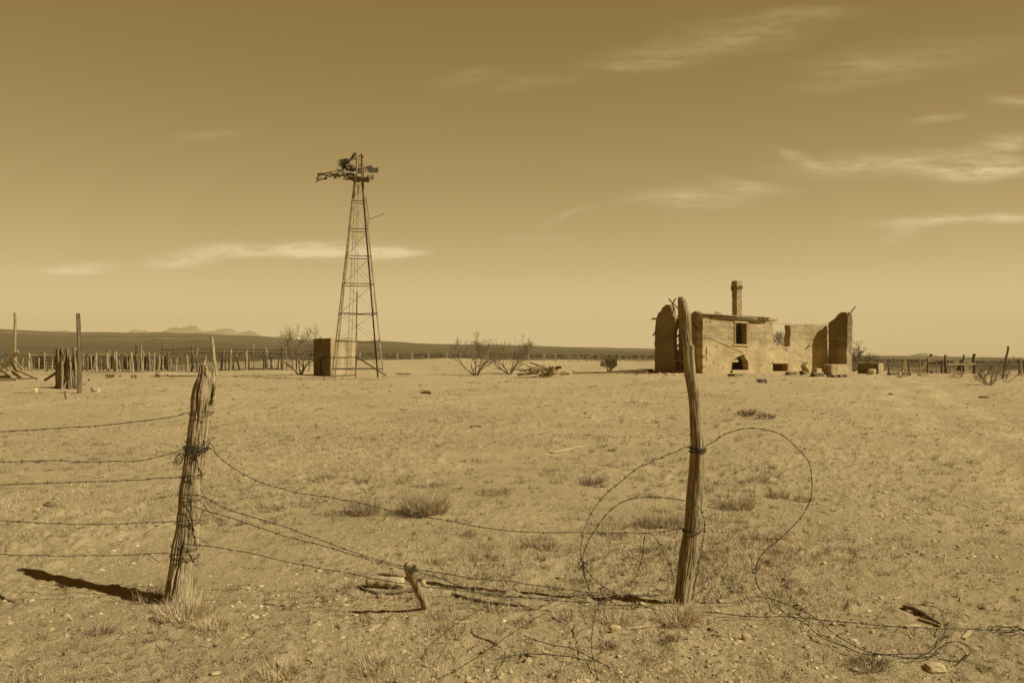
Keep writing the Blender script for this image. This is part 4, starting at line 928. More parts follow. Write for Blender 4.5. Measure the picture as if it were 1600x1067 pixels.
# ---------------------------------------------------------------- bare shrubs and trees
def bare_tree(name, px, row, top_row, half_w, label, stems=3, seed=0, lo=30, hi=90, depth=5, r0=.05, mt='twig', dense=1.0, lean=0.0, minr=.0075, cat='tree', group=None, dist=None, spread=.75):
    rnd = random.Random(seed)
    g = gpt(px, row, lo, hi) if dist is None else Vector(((px-800)/F*dist, dist, hzf((px-800)/F*dist, dist)))
    s = g.y/F; Ht = (row-top_row)*s; Wd = half_w*s
    T = MB(); B_ = MB()
    def grow(p, d, l, r, lev):
        n = 4; pts = [p]; q = p.copy(); dd = d.copy()
        for i in range(n):
            dd = (dd+Vector((rnd.gauss(0, .16), rnd.gauss(0, .16), rnd.gauss(.03, .12)))).normalized()
            q = q+dd*(l/n)
            h = (q.z-g.z)/Ht; out = math.hypot(q.x-g.x, q.y-g.y)/max(.1, Wd)
            if h > 1.0 or out > 1.05: break
            pts.append(q.copy())
        if len(pts) < 2: return
        k = len(pts); rs = [max(minr, r*(1-.45*i/(k-1))) for i in range(k)]
        (T if lev == 0 else B_).tube(pts, rs, 6 if lev < 2 else (4 if lev < 3 else 3), cap=False)
        if lev >= depth or k < 3: return
        for c in range(int(rnd.choice((2, 3, 3))*dense+.5)):
            i = rnd.randint(max(1, k-3), k-1); a = rnd.uniform(0, 6.283)
            side_ = Vector((math.cos(a), math.sin(a), rnd.uniform(-.1, .5)))
            nd_ = (dd*1.0+side_*rnd.uniform(.45, .9)).normalized()
            grow(pts[i], nd_, l*rnd.uniform(.62, .88), rs[i]*.68, lev+1)
    for k in range(stems):
        a = 6.283*k/stems+rnd.uniform(-.4, .4); d = Vector((math.cos(a)*spread*Wd/Ht+lean, math.sin(a)*spread*Wd/Ht, 1)).normalized()
        grow(g+Vector((math.cos(a), math.sin(a), 0))*.04-UZ*.05, d, Ht*.34, r0, 0)
    o = thing(name, g, label, cat, group)
    T.build('trunk', mt, o); B_.build('branches', mt, o)
    return o
bare_tree('bare_tree', 470, 586, 503, 34, 'leafless mesquite growing left of the concrete tank', 4, 11, 30, 40, 5, .05, dense=1.15, minr=.0055, spread=1.5)
bare_tree('bare_shrub', 744, 587, 512, 40, 'larger leafless shrub left of the board pile, with two spreading stems', 6, 12, 34, 44, 5, .04, dense=.95, minr=.005, spread=1.3)
bare_tree('bare_shrub', 796, 584.5, 519, 44, 'leafless shrub just behind the board pile', 6, 13, 36, 48, 5, .035, dense=.9, minr=.005, spread=1.3)
bare_tree('bare_tree', 1334, 580, 532, 38, 'leafless bush leaning right beside the wing wall of the ruin', 5, 14, 44, 60, 5, .045, dense=1.1, lean=.25, dist=47)
bare_tree('bare_tree', 1219, 580, 520, 24, 'bare twigs of a tree showing through the gap in the house wall', 4, 15, 44, 70, 5, .05, dense=1.1, dist=56)
bare_tree('bare_shrub', 1545, 601.5, 560, 34, 'thorny leafless shrub on the right, before the leaning pole', 9, 16, 20, 44, 4, .018, dense=1.05, minr=.004, spread=1.1)
bare_tree('bare_shrub', 1572, 598, 548, 22, 'thin sparse whips growing close to the leaning pole', 3, 17, 22, 46, 4, .016, minr=.005)
bare_tree('green_bush', 951, 583, 556, 13, 'small dark dense bush standing alone right of the board pile', 4, 18, 36, 50, 5, .035, mt='twig', dense=1.25, minr=.008, cat='bush')
bare_tree('bare_tree', 62, 572, 540, 38, 'faint brushy bare tree behind the plank fence on the far left', 6, 19, 44, 80, 5, .04, dense=1.1, dist=58)
bare_tree('bare_shrub', 1410, 590, 577, 14, 'low brushy weeds left of the broken gate', 7, 20, 30, 60, 3, .010, dense=1.1, minr=.005, spread=1.2, mt='straw')
bare_tree('bare_shrub', 1440, 588, 574, 20, 'low brushy weeds under the broken gate', 8, 21, 30, 60, 3, .010, dense=1.1, minr=.005, spread=1.2, mt='straw')
bare_tree('bare_shrub', 1497, 590, 572, 20, 'brushy weeds between the pole fence posts, right of the gate', 8, 22, 30, 60, 3, .010, dense=1.1, minr=.005, spread=1.2, mt='straw')
bare_tree('dry_bush', 1190, 598, 586, 15, 'round dark dry bush in front of the hearth opening', 10, 23, 28, 44, 4, .010, dense=1.1, minr=.005, spread=1.3, cat='bush', mt='straw_dark')
bare_tree('dry_bush', 1168, 651, 630, 22, 'left part of the low scraggly bush on the sand below the ruin', 10, 24, 10, 30, 4, .006, dense=1.0, minr=.003, spread=1.3, cat='bush', mt='straw_dark')
bare_tree('dry_bush', 1196, 654, 636, 16, 'right part of the low scraggly bush, closer to the camera', 9, 25, 10, 30, 4, .006, dense=1.0, minr=.003, spread=1.3, cat='bush', mt='straw_dark')
bare_tree('dry_bush', 1285, 646, 639, 20, 'very low flat dry bush on the sand below the plinth', 8, 26, 10, 30, 3, .005, dense=1.4, minr=.003, spread=1.6, cat='bush', mt='straw_dark')
bare_tree('tumbleweed', 172, 590, 580, 11, 'rounded tumbleweed lying before the stick fence', 10, 27, 26, 46, 4, .010, dense=1.1, minr=.005, spread=1.5, cat='tumbleweed', mt='straw_dark')
bare_tree('dry_bush', 666, 615, 606, 12, 'small isolated dry bush on open ground right of the tower', 9, 28, 20, 36, 4, .006, dense=1.4, minr=.004, spread=1.4, cat='bush', mt='straw_dark')

# ---------------------------------------------------------------- board pile
g = 'weathered boards in the tumbled pile'
bd = 37.5; bz = hzf(2.0/F*bd, bd)
boards = [((828, 566), (862, 577), .16, 'wood_pale', 'wide pale board slanting on top of the pile'), ((856, 584), (866, 573), .16, 'wood_pale', 'short pale board propped upright in front of the pile'),
          ((818, 584), (850, 574), .09, 'wood_grey', None), ((822, 571), (848, 580), .08, 'wood_grey', None), ((830, 583), (885, 581.5), .10, 'wood_grey', None), ((808, 585), (845, 583), .09, 'wood_dark', None),
          ((812, 580), (840, 573), .07, 'wood_dark', None), ((845, 578), (875, 573), .08, 'wood_dark', None), ((860, 575), (877, 573.5), .10, 'wood_dark', None), ((826, 579), (860, 585), .07, 'wood_dark', None),
          ((852, 586), (890, 584), .08, 'wood_grey', None), ((834, 576), (852, 569), .06, 'wood_grey', None), ((800, 576), (822, 580), .05, 'wood_grey', None), ((838, 584.5), (868, 578), .08, 'wood_grey', None), ((842, 586.5), (878, 586.0), .10, 'wood_pale', None), ((858, 571), (864, 580), .07, 'wood_dark', None)]+[((random.uniform(808, 860), random.uniform(573, 585)), (random.uniform(835, 882), random.uniform(574, 586)), random.uniform(.05, .10), random.choice(['wood_grey', 'wood_pale', 'wood_dark']), None) for _ in range(12)]
for k, (a, b_, w_, mt_, lab) in enumerate(boards):
    d0, d1 = bd+random.uniform(-.5, .5), bd+random.uniform(-.6, .6)
    A_, B2 = P(a[0], a[1], d0), P(b_[0], b_[1], d1)
    for q in (A_, B2): q.z = max(q.z, hzf(q.x, q.y)+.04)
    m = MB(); m.beam(A_, B2, w_, .04, roll=random.uniform(-.5, .5)+(math.pi/2 if k in (0,) else 0), jit=.006, segs=3)
    tag(m.build('weathered_board', mt_, None, loc=A_), lab or 'weathered board tumbled among others in the pile right of the bare shrubs', 'board', g)
for k, (a, b_, w_, mt_, lab) in enumerate([((895, 584.5), (1012, 583.5), .07, 'wood_pale', 'long pale pole lying on the ground between the board pile and the ruin'),
        ((948, 583), (1018, 581), .12, 'wood_dark', 'dark heavy beam lying against the left foot of the ruin'), ((975, 584), (1020, 580.5), .10, 'wood_dark', 'second dark beam lying beside the heavy one left of the ruin'),
        ((640, 586.5), (620, 585.5), .05, 'wood_grey', 'small board on the ground right of the tower legs')]):
    A_, B2 = gpt(*a, 30, 60), gpt(*b_, 30, 60); A_.z += .06; B2.z += .08
    m = MB(); m.beam(A_, B2, w_, .07, jit=.006, segs=4); tag(m.build('ground_timber', mt_, None, loc=A_), lab, 'timber')
for k in range(5):
    rock(1030+k*13+random.uniform(-3, 3), 585+k*.8, 5+k % 3, 3, ['white chip at the left foot of the shaded side wall', 'second white chip along the shaded side wall', 'third white chip along the shaded side wall', 'fourth white chip along the shaded side wall', 'white chip by the near corner of the house'][k], 'stone_pale', 'stone_chip', seed=k, lo=30, sub=2, cat='stone')

# ---------------------------------------------------------------- far line of fence posts
FF = thing('post_and_wire_fence', gpt(800, 566, 55, 75), 'distant low post and wire fence crossing the plain behind the bare shrubs', 'fence')
far_posts = [(562, 549, 561, .10), (591, 551, 560, .09), (621, 551, 561.5, .13), (644, 551, 562, .12), (670, 548.5, 561.5, .12), (698, 549.5, 562, .11), (720, 551, 562.5, .08), (762, 551, 563, .08), (826, 551, 563.5, .09), (850, 551, 563.5, .13), (868.5, 552, 564, .13), (890, 554, 564, .07), (904, 555, 565, .07), (917, 556, 565, .06), (935, 557, 565, .05), (948, 553, 566, .05), (969, 553, 566, .06), (980, 556, 566, .05), (998, 553, 567, .06), (1008, 557, 567, .05)]
tops = []
for px, r0, r1, w_ in far_posts:
    d = 62; b_ = P(px, r1, d); b_.z = hzf(b_.x, b_.y)-.1; t_ = P(px+random.uniform(-.7, .7), r0, d); tops.append((t_, b_))
    m = MB(); m.beam(b_, t_, w_, w_, jit=.008, segs=2); m.build('post', 'wood_grey', FF)
for f_ in (.25, .55, .85):
    m = MB(); m.tube([b_.lerp(t_, f_*.95) for t_, b_ in tops], .008, 3); m.build('wire', 'wire', FF)

# ---------------------------------------------------------------- corral on the left
def upright(m, px0, r0, px1, r1, d, w_, round_=True, jit=.12):
    a, b = P(px0, r0, d), P(px1, r1, d); a.z = min(a.z, hzf(a.x, a.y))-.12; n = 6
    if round_:
        m.tube([a.lerp(b, i/n)+Vector((mnoise.noise(Vector((i*.7, px0*.3, 0)))*w_*.5, 0, 0)) for i in range(n+1)], [w_/2*(1-.04*i) for i in range(n+1)], 6, jit=jit)
    else: m.beam(a, b, w_, w_*.7, jit=.008, segs=3)
# plank corral at the back
PK = thing('plank_corral', P(160, 583, 50), 'long board corral with a pale top rail behind the crooked sticks', 'fence')
dk = 50.0
for (xa, xb) in [(45, 95), (95, 150), (150, 205), (205, 262)]:
    for j, r_ in enumerate([553.5, 559, 564, 569, 574.5, 580]):
        if random.random() < .12 and j: continue
        a, b = P(xa+.3, r_+random.uniform(-.5, .5), dk), P(xb-.3, r_+random.uniform(-.5, .5), dk)
        m = MB(); m.beam(a, b, (.16 if j == 0 else .14)*random.uniform(.8, 1.1), .035, jit=.008, segs=2)
        m.build('plank', 'wood_grey' if j == 0 else 'wood_dark', PK)  # lower planks darker, their shade put into the wood colour
for px in (45, 70, 95, 122, 150, 178, 205, 233, 262):
    m = MB(); upright(m, px, 582, px, 551, dk-.15, .16); m.build('post', 'wood_grey', PK)
for (xa, xb) in [(140, 148), (206, 213), (218, 231), (238, 246), (252, 260), (100, 112), (56, 64), (68, 72), (152, 164), (166, 176), (176, 186), (192, 204)]:     # dark sheets added to stand in for shade in the gaps
    m = MB(); a, b = P(xa, 569, dk+.35), P(xb, 569, dk+.35); m.beam(a, b, 1.0, .05, jit=.01); m.build('shade_panel', 'shade_dark', PK)
# crooked stick fence in front
SF = thing('stick_fence', P(200, 585, 45), 'uneven row of crooked upright sticks of many heights in front of the board corral', 'fence')
sticks = [(137, 586, 137, 552, .16), (144, 582, 142, 556, .10), (145, 579, 150, 549, .07), (150.5, 584, 150, 556, .22), (155, 583, 156, 557, .08), (158, 581, 159, 560, .06), (168, 583, 168, 552, .20), (172, 582, 171, 545, .06), (178, 580, 177, 543, .07), (183, 584, 181, 548, .16), (180, 582, 178, 558, .10), (189, 580, 186, 562, .08), (192, 583, 190, 552, .15),
          (200, 584, 198, 552, .06), (203, 581, 203, 560, .10), (209, 582, 205, 555, .18), (213, 584, 213.5, 539, .22), (214, 560, 213.7, 538, .10), (222, 584, 220, 538, .10), (223, 583, 224, 548, .12), (232, 583, 233, 554, .10), (241, 588, 241, 551, .16), (246, 582, 250, 556, .18), (256, 582, 254, 557, .12), (264, 585, 262, 551, .16), (263, 580, 260, 560, .10), (269, 583, 267, 557, .09),
          (275, 585, 277, 560, .11), (285, 584, 283, 556, .10), (292, 584, 292, 555, .17), (129, 584, 130, 556, .12), (81, 584, 82, 560, .10), (73, 582, 72, 560, .14), (60, 583, 61, 559, .12), (50, 582, 49, 558, .08), (34, 583, 36, 560, .09), (12, 583, 10, 560, .12), (3, 584, 3, 560, .12),
          (236, 586, 238, 562, .06), (301, 586, 300, 562, .10), (160, 586, 164, 562, .06), (196, 584, 201, 565, .07), (218, 584, 217, 560, .06), (227, 584, 230, 566, .05)]
for k, (x0, r0, x1, r1, w_) in enumerate(sticks):
    m = MB(); upright(m, x0, r0+2, x1, r1, 45+((k*37) % 9)*.12, w_*.85); m.build('stick', 'wood_grey' if k % 4 else 'wood_dark', SF)
tag(SF, SF['label'], 'fence')
# mesh and pipe fence
MF = thing('wire_mesh_fence', P(370, 583, 43), 'welded wire mesh fence with two thin pipe rails beside the tank', 'fence')
dm = 44.0
for k, (x, r0, r1, w_, tilt, mt_) in enumerate([(253, 534, 588, .05, 0, 'iron_dark'), (300, 540, 584, .13, .5, 'wood_dark'), (308, 544, 584, .12, 0, 'wood_grey'), (269, 536, 560, .07, 3.5, 'wood_dark'), (360, 546, 583, .16, 1, 'wood_grey'), (364, 546, 574, .07, 4, 'wood_dark'), (386, 547, 580, .22, -1, 'wood_grey'),
        (375, 553, 582, .10, -6, 'wood_grey'), (396, 535, 552, .05, .4, 'wood_grey'), (416, 544, 578, .17, -.5, 'wood_grey'), (413, 551, 576, .18, 0, 'wood_dark'), (424, 556, 577, .1, -1, 'wood_dark'), (441, 543, 575, .15, 0, 'wood_dark'), (448, 536, 552, .05, -1, 'wood_pale'), (463, 546, 573, .08, 0, 'wood_dark'), (483, 545, 572, .08, 0, 'wood_dark'),
        (291, 556, 587, .10, 0, 'wood_dark'), (346, 546, 583, .08, 4, 'wood_grey'), (345, 552, 560, .1, 3, 'wood_dark'), (352, 560, 583, .07, 0, 'wood_dark'), (356, 558, 583, .06, 2, 'wood_grey'), (340, 556, 584, .06, -2, 'wood_grey'), (388, 556, 580, .06, 1, 'wood_dark'), (433, 558, 576, .09, 3, 'wood_dark')]):
    m = MB(); upright(m, x, r1, x+tilt, r0, dm+(.2 if k % 2 else 0), w_); m.build('post', mt_, MF)
for (l, r_) in [([(253, 546.5), (300, 545.5), (360, 546), (440, 547), (490, 548)], .022), ([(253, 553.5), (280, 552), (300, 550.8), (360, 551.2), (440, 552), (490, 553)], .022)]:
    m = MB(); m.tube([P(x, r, dm) for x, r in l], r_, 5); m.build('pipe_rail', 'iron_dark', MF)
m = MB()
for k in range(9): m.tube([P(300, 555.5+k*3.1, dm-.05), P(360, 554.5+k*3.0, dm-.05), P(416, 553.5+k*2.75, dm-.05), P(490, 553+k*2.4, dm-.05)], .009, 3)
for k in range(64):
    x = 300+k*3.0; m.tube([P(x, 554, dm-.05), P(x+random.uniform(-.4, .4), 581-(x-300)*.045, dm-.05)], .008, 3)
m.build('wire_mesh', 'wire', MF)
m = MB(); 
for a, b in [((291, 587), (318, 586.5)), ((302, 557), (323, 556)), ((303, 582), (312, 582)), ((322, 556), (321, 584))]: m.beam(P(*a, dm-.6), P(*b, dm-.6), .06, .06, jit=.01)
m.build('gate_frame', 'wood_grey', MF)
# small bucket
g_ = gpt(247, 589.5, 30, 50); BK = thing('rusty_bucket', g_, 'small dark bucket with a pale band standing before the stick fence', 'bucket')
m = MB(); m.tube([g_+UZ*.0, g_+UZ*.10, g_+UZ*.22], [.10, .105, .115], 14); m.build('bucket_body', 'iron_dark', BK); m = MB(); m.tube([g_+UZ*.145, g_+UZ*.185], [.118, .12], 14); m.build('bucket_band', 'stone_pale', BK)

# standing poles on the left
def lone(name, px0, r0, px1, r1, w_, mt_, label, cat, lo=20, hi=60, d=None, rnd_=True):
    g_ = gpt(px0, r0, lo, hi) if d is None else P(px0, r0, d); m = MB(); a = g_.copy(); a.z = hzf(a.x, a.y)-.15; b = P(px1, r1, g_.y); n = 10
    if rnd_: m.tube([a.lerp(b, i/n)+Vector((mnoise.noise(Vector((i*.5, px0*.7, 0)))*w_*.3, 0, 0)) for i in range(n+1)], [w_/2*(1-.015*i) for i in range(n+1)], 9, jit=.05)
    else:
        m.beam(a, b, w_, w_, roll=R(40), jit=.006, segs=5, bend=.02)
    o = m.build(name, mt_, None, loc=Vector((a.x, a.y, a.z+.15))); return tag(o, label, cat)
lone('tall_post', 124.5, 615, 122, 490, .11, 'wood_dark', 'tall square weathered pole standing in front of the bundle of sticks', 'pole', rnd_=False)
lone('tall_post', 23.5, 584, 23, 489, .15, 'wood_post', 'tall round pole near the left edge of the photo, above the fallen planks', 'pole', d=40)
lone('tall_post', 338, 588, 331, 526, .19, 'wood_grey', 'thick leaning post rising above the wire mesh fence behind the splintered post', 'post', d=40)
lone('leaning_post', 1566, 590, 1575.5, 541, .11, 'wood_dark', 'long pole leaning right beyond the thorny shrub', 'pole', 25, 60)
# bundle of sticks
sbp = gpt(105, 607, 20, 40); SBN = thing('stick_bundle', sbp, 'upright bundle of split sticks wired together beside the tall square pole', 'stick bundle'); d = sbp.y
for k, (x0, r0, x1, r1) in enumerate([(88, 600, 88, 544), (91, 603, 91.5, 543), (94, 604, 93.5, 542), (96, 605, 95.5, 541), (98, 604, 98, 543), (101, 603, 99.5, 542), (103, 605, 101.5, 545), (104, 604, 104.5, 543), (107, 605, 106, 544), (109, 606, 107.5, 556), (112, 606, 109, 557), (114, 607, 111, 556), (117, 607, 114.5, 546), (119, 606, 116.5, 542), (121, 607, 119, 543), (122, 606, 121.5, 545), (84, 609, 106, 572), (93, 608, 112, 566), (87, 609, 99, 585), (99, 609, 110, 580)]):
    a, b = P(x0, r0, d+random.uniform(-.25, .25)), P(x1, r1, d+random.uniform(-.12, .12)); a.z = hzf(a.x, a.y)-.05; m = MB()
    m.tube([a.lerp(b, i/7)+Vector((mnoise.noise(Vector((i*.9, k*1.7, 0)))*.03, 0, 0)) for i in range(8)], [.036*(1-.04*i) for i in range(8)], 6, jit=.25); m.build('stick', 'wood_old' if k % 3 else 'wood_dark', SBN)
m = MB()
for r_ in (556, 578): m.tube([P(86+38*(.5+.5*math.cos(a_)), r_+math.sin(a_)*1.0, d+.26*math.sin(a_)) for a_ in [i*math.pi/8 for i in range(17)]], .006, 4)
m.build('binding_wire', 'wire', SBN)
for k, (a, b, w_, t_, mt_, lab, dd) in enumerate([((-6, 586), (28.5, 549), .16, .05, 'wood_grey', 'thick beam propped diagonally against the tall round pole', 37), ((18, 563), (30, 592), .14, .05, 'wood_dark', 'dark plank crossing under the propped beam', 37.5), ((26, 578), (58, 592), .08, .04, 'wood_pale', 'thin pale board sloping down right of the tall round pole', 35), ((-8, 593.5), (26, 594), .07, .05, 'wood_pale', 'bright white board lying flat at the left edge', 32),
        ((19, 580), (34, 593), .16, .05, 'wood_grey', 'broad grey board leaning behind the thin pale board', 36), ((3, 578), (18, 592), .12, .05, 'wood_grey', 'short grey board under the propped beam', 36.5), ((-5, 589), (17, 588), .12, .08, 'wood_dark', 'dark timber lying under the propped beam at the left edge', 36), ((5, 592), (60, 591), .06, .04, 'wood_grey', 'long grey pole lying on the ground left of the stick bundle', 34),
        ((70, 594), (97, 577), .08, .08, 'wood_dark', 'dark prop leaning on the left side of the stick bundle', 32), ((22, 538), (30, 536), .05, .05, 'wood_grey', None, 39.9), ((20, 560), (36, 578), .06, .04, 'wood_grey', 'narrow lath sloping beside the tall round pole', 37.2)]):
    if lab is None: continue
    A_, B2 = P(*a, dd), P(*b, dd-.3)
    for q in (A_, B2): q.z = max(q.z, hzf(q.x, q.y)+t_/2)
    m = MB(); m.beam(A_, B2, w_, t_, jit=.006, segs=3); tag(m.build('fallen_board', mt_, None, loc=A_), lab, 'board')
rock(54.5, 612.5, 8, 6.5, 'bright white stone on the sand left of the stick bundle', 'stone_pale', seed=1, lo=15)
rock(122, 613.5, 9, 3, 'flat pale stone at the foot of the tall square pole', 'stone_pale', 'flat_stone', seed=2, lo=15)
rock(150, 612, 12, 6, 'pale rounded stone right of the tall square pole', 'stone', seed=3, lo=15)
rock(144, 611.5, 4, 6, 'small dark stone touching the pale rounded stone', 'stone_dark', seed=9, lo=15)
lone('wood_stump', 105, 624, 104, 611, .13, 'wood_old', 'short rotten stump in the sand below the stick bundle', 'stump', 12, 40)
for k, (px, r, w_, h_) in enumerate([(207, 590, 5, 5), (212, 591, 4, 7), (139, 595, 4, 4), (188, 589, 3, 4), (132, 602, 4, 3), (262, 588, 3, 4), (271, 590, 3, 5)]):
    rock(px, r, w_, h_, ['small dark lump left of the bucket pair by the corral', 'taller dark lump between tumbleweed and bucket', 'dark lump right of the tall square pole', 'tiny dark lump just right of the tumbleweed', 'dark lump close to the foot of the tall square pole', 'tiny dark lump right of the bucket', 'farther dark lump right of the bucket'][k], 'stone_dark', 'dark_stone', seed=20+k, lo=15, sub=2, cat='stone')

# ---------------------------------------------------------------- right-hand corral
RF = thing('pole_fence', gpt(1480, 588, 30, 60), 'rough post and wire fence with thin poles crossing the right side', 'fence')
dr = 43.0; tp = []
for k, (x, r0, r1, w_) in enumerate([(1388, 560, 585, .08), (1405, 561, 584, .05), (1414, 560, 585, .05), (1420.5, 561, 586, .10), (1432, 567, 585, .05), (1437, 563, 585, .06), (1449.5, 559, 587, .11), (1478, 554.5, 588, .15), (1472, 563, 580, .12), (1505, 554, 587, .12), (1501, 563, 580, .10), (1522, 553, 589, .19), (1484, 558, 584, .04), (1516, 560, 584, .04), (1530, 565, 586, .05), (1535, 557, 584, .04), (1578, 560, 587, .05), (1592.5, 561, 587, .12), (1596, 558, 583, .06), (1600, 563, 587, .08), (1394, 570, 584, .04), (1427, 570, 585, .04), (1463, 565, 582, .05), (1493, 566, 583, .05), (1553, 567, 586, .05), (1610, 560, 588, .1), (1640, 560, 588, .1)]):
    m = MB(); upright(m, x, r1, x+random.uniform(-.6, .6), r0, dr+(k % 3)*.3, w_); m.build('post', 'wood_dark' if w_ > .07 else 'wood_grey', RF)
for r_ in (566, 572, 578):
    m = MB(); m.tube([P(x, r_+random.uniform(-.5, .5), dr) for x in (1388, 1420, 1450, 1478, 1505, 1522, 1560, 1592, 1640)], .008, 3); m.build('wire', 'wire', RF)
m = MB(); m.beam(P(1480, 569.2, dr-.15), P(1522.5, 568.5, dr-.15), .08, .08, jit=.006, segs=3); m.build('pole_rail', 'wood_pale', RF)
m = MB(); m.beam(P(1440, 567.5, dr+2), P(1478, 567, dr+.6), .10, .08, jit=.006, segs=3); m.build('pole_rail', 'wood_dark', RF)
GT = thing('broken_gate', P(1447, 580, 45), 'broken pale slatted gate with a diagonal board, sagging beside a dark post', 'gate')
m = MB(); upright(m, 1456, 580, 1455.5, 553, 45, .17); m.build('gate_post', 'wood_dark', GT)
for k, (a, b) in enumerate([((1440, 568), (1457, 564.5)), ((1440, 571.5), (1457, 569)), ((1440, 575), (1457, 572.8)), ((1439, 578), (1457, 576)), ((1442, 579.5), (1457, 578.8))]):
    m = MB(); m.beam(P(*a, 44.8), P(*b, 44.7), .10, .03, jit=.008); m.build('slat', 'wood_pale', GT)
m = MB(); m.beam(P(1438, 577, 44.6), P(1457.5, 556.5, 44.6), .09, .04, jit=.006); m.build('diagonal_brace', 'wood_pale', GT)
CR = thing('cattle_panel', P(1503, 578, 48), 'pale ladder-like slatted panel behind the fence poles on the right', 'panel')
for a, b in [((1490, 565), (1517, 565)), ((1495, 569.5), (1515, 569.5)), ((1494, 572.5), (1514, 572.5)), ((1494, 575.5), (1513, 575.5)), ((1490, 568), (1503, 568))]:
    m = MB(); m.beam(P(*a, 48), P(*b, 48), .07, .04, jit=.006); m.build('slat', 'wood_pale', CR)
for a, b in [((1491, 564), (1491, 568)), ((1497, 563.5), (1497, 578)), ((1505, 564), (1505, 578)), ((1513, 564), (1513, 577)), ((1517, 564), (1517, 568))]:
    m = MB(); m.beam(P(*a, 48.05), P(*b, 48.05), .07, .04, jit=.006); m.build('upright', 'wood_grey', CR)
m = MB(); m.beam(P(1496, 579, 47.7), P(1503, 562, 47.6), .16, .06); m.build('dark_board', 'wood_dark', CR)
# forked pale stump and stick by the fence
m = MB(); q = P(1411, 585, 43); q.z = hzf(q.x, q.y)-.05; m.tube([q, P(1409.5, 574, 43), P(1412, 570, 43), P(1415.5, 560.5, 43)], [.07, .06, .05, .025], 7, jit=.15); m.tube([P(1410, 575, 43), P(1414, 574, 42.9), P(1416, 570, 42.9)], [.05, .06, .02], 6, jit=.2)
tag(m.build('forked_branch', 'wood_pale', None, loc=q), 'pale forked stump with an upright stick right of the trough', 'stump')

# ---------------------------------------------------------------- things on the sand in the foreground
rock(1460, 1046, 32, 12, 'pale angular rock holding down wire at the lower right', 'stone', seed=12, deep=22)
rock(617, 915, 30, 12, 'rounded pale stone behind the wood chunk left of the leaning stub', 'stone', seed=31)
g_ = gpt(600, 921); m = MB()
e = Vector((.985, -.12, 0)); q = [g_-e*.13+UZ*.028, g_-e*.06+UZ*.036, g_+e*.02+UZ*.034, g_+e*.09+UZ*.028, g_+e*.15+UZ*.016]
qq = spline(q, .006); nq = len(qq); m.tube([v+Vector((0, .006*mnoise.noise(v*20), .006*mnoise.noise(v*14))) for v in qq], [float(np.interp(i/nq, [0, .06, .3, .6, .85, 1], [.012, .036, .042, .036, .024, .006]))*(1+.18*mnoise.noise(Vector((i*.12, 0, 0)))) for i in range(nq)], 16, jit=.04); tag(m.build('wood_chunk', 'wood_log', None, loc=g_, smooth=True), 'short thick chunk of driftwood lying left of the leaning stub', 'wood chunk')
for k, (px, row, w_, h_, mt_, lab) in enumerate([(596, 932, 12, 7, 'stone', 'small pale stone just below the wood chunk'), (662, 916, 7, 6, 'stone_pale', 'tiny white stone touching the leaning stub'), (78, 791, 18, 7, 'stone_dark', 'dark stone on the sand between two wire strands on the left'), (57, 801, 10, 6, 'stone', 'pale pebble beside the dark stone on the left'), (1288, 884, 7, 4, 'stone_pale', 'white pebble right of the great wire loop'),
        (1377, 936, 6, 5, 'stone_pale', 'bright pebble left of the dark stick'), (1363, 992, 9, 5, 'stone', 'pale pebble under the straight wire'), (1166, 998, 14, 9, 'stone', 'rounded clod right of the grass at the crooked post'), (876, 905, 8, 5, 'stone', 'pale pebble between stub and crooked post'), (961, 988, 18, 10, 'stone', 'clod of earth below the small grass tuft left of the crooked post'), (1142, 641, 6, 4, 'stone_pale', 'white stone left of the low scraggly bush'), (1392, 617, 7, 3, 'stone_dark', 'dark flat stone alone on the sand below the broken gate'), (1537, 621, 15, 3.5, 'stone_dark', 'dark flat clod below the thorny shrub')]):
    rock(px, row, w_, h_, lab, mt_, 'pebble' if w_ < 11 else 'stone', seed=40+k, lo=3, cat='stone')
def gstick(l, r_, mt_, label, name='stick', lift=None, cat='stick', flat=False):
    pts = [gpt(x, rr)+UZ*(r_*.8 if lift is None else lift) for x, rr in l]; m = MB()
    if flat: m.beam(pts[0], pts[-1], r_*3.2, r_*1.1, roll=math.pi/2, jit=r_*.1, segs=3)
    else:
        sp_ = spline(pts, .03); n = len(sp_); m.tube(sp_, [r_*(1-.55*i/n) for i in range(n)], 7, jit=.15)
    return tag(m.build(name, mt_, None, loc=pts[0]), label, cat)
gstick([(862, 708.5), (885, 703), (908, 697.5)], .018, 'wood_pale', 'straight bleached stick on open ground between the posts', flat=True)
gstick([(1412, 953), (1430, 958), (1450, 967), (1470, 979)], .016, 'wood_dark', 'dark stick lying on the sand near the pale rock')
gstick([(1436, 968), (1450, 973), (1472, 981)], .009, 'wood_pale', 'pale split branch alongside the dark stick')
gstick([(575, 991), (585, 986), (594, 981)], .007, 'wood_pale', 'small bright stick below the shadow of the leaning stub', flat=True)
gstick([(980, 983), (1000, 984), (1017, 982)], .006, 'wood_pale', 'flat pale splinter left of the grass at the crooked post', flat=True)
gstick([(1415, 983), (1428, 983), (1436, 980)], .009, 'wood_pale', 'broken white stick end under the dark stick', flat=True)
gstick([(1397, 936), (1402, 934), (1407, 932)], .005, 'wood_pale', 'short bright twig left of the dark stick', flat=True)
gstick([(1506, 1000), (1512, 995), (1516, 990)], .007, 'wood_pale', 'bright stick tip above the end of the wire loop', flat=True)
gstick([(1258, 777), (1262, 775), (1270, 774)], .006, 'wood_pale', 'pale twig near the great wire loop')
gstick([(0, 934), (12, 940), (24, 943)], .010, 'wood_dark', 'dark forked twig at the left edge', name='twig')
gstick([(708, 932), (730, 940), (770, 946), (820, 950)], .014, 'wood_dark', 'dark strip standing in for the long shadow of the crooked post')  # dark strip laid along the crooked post's cast shadow
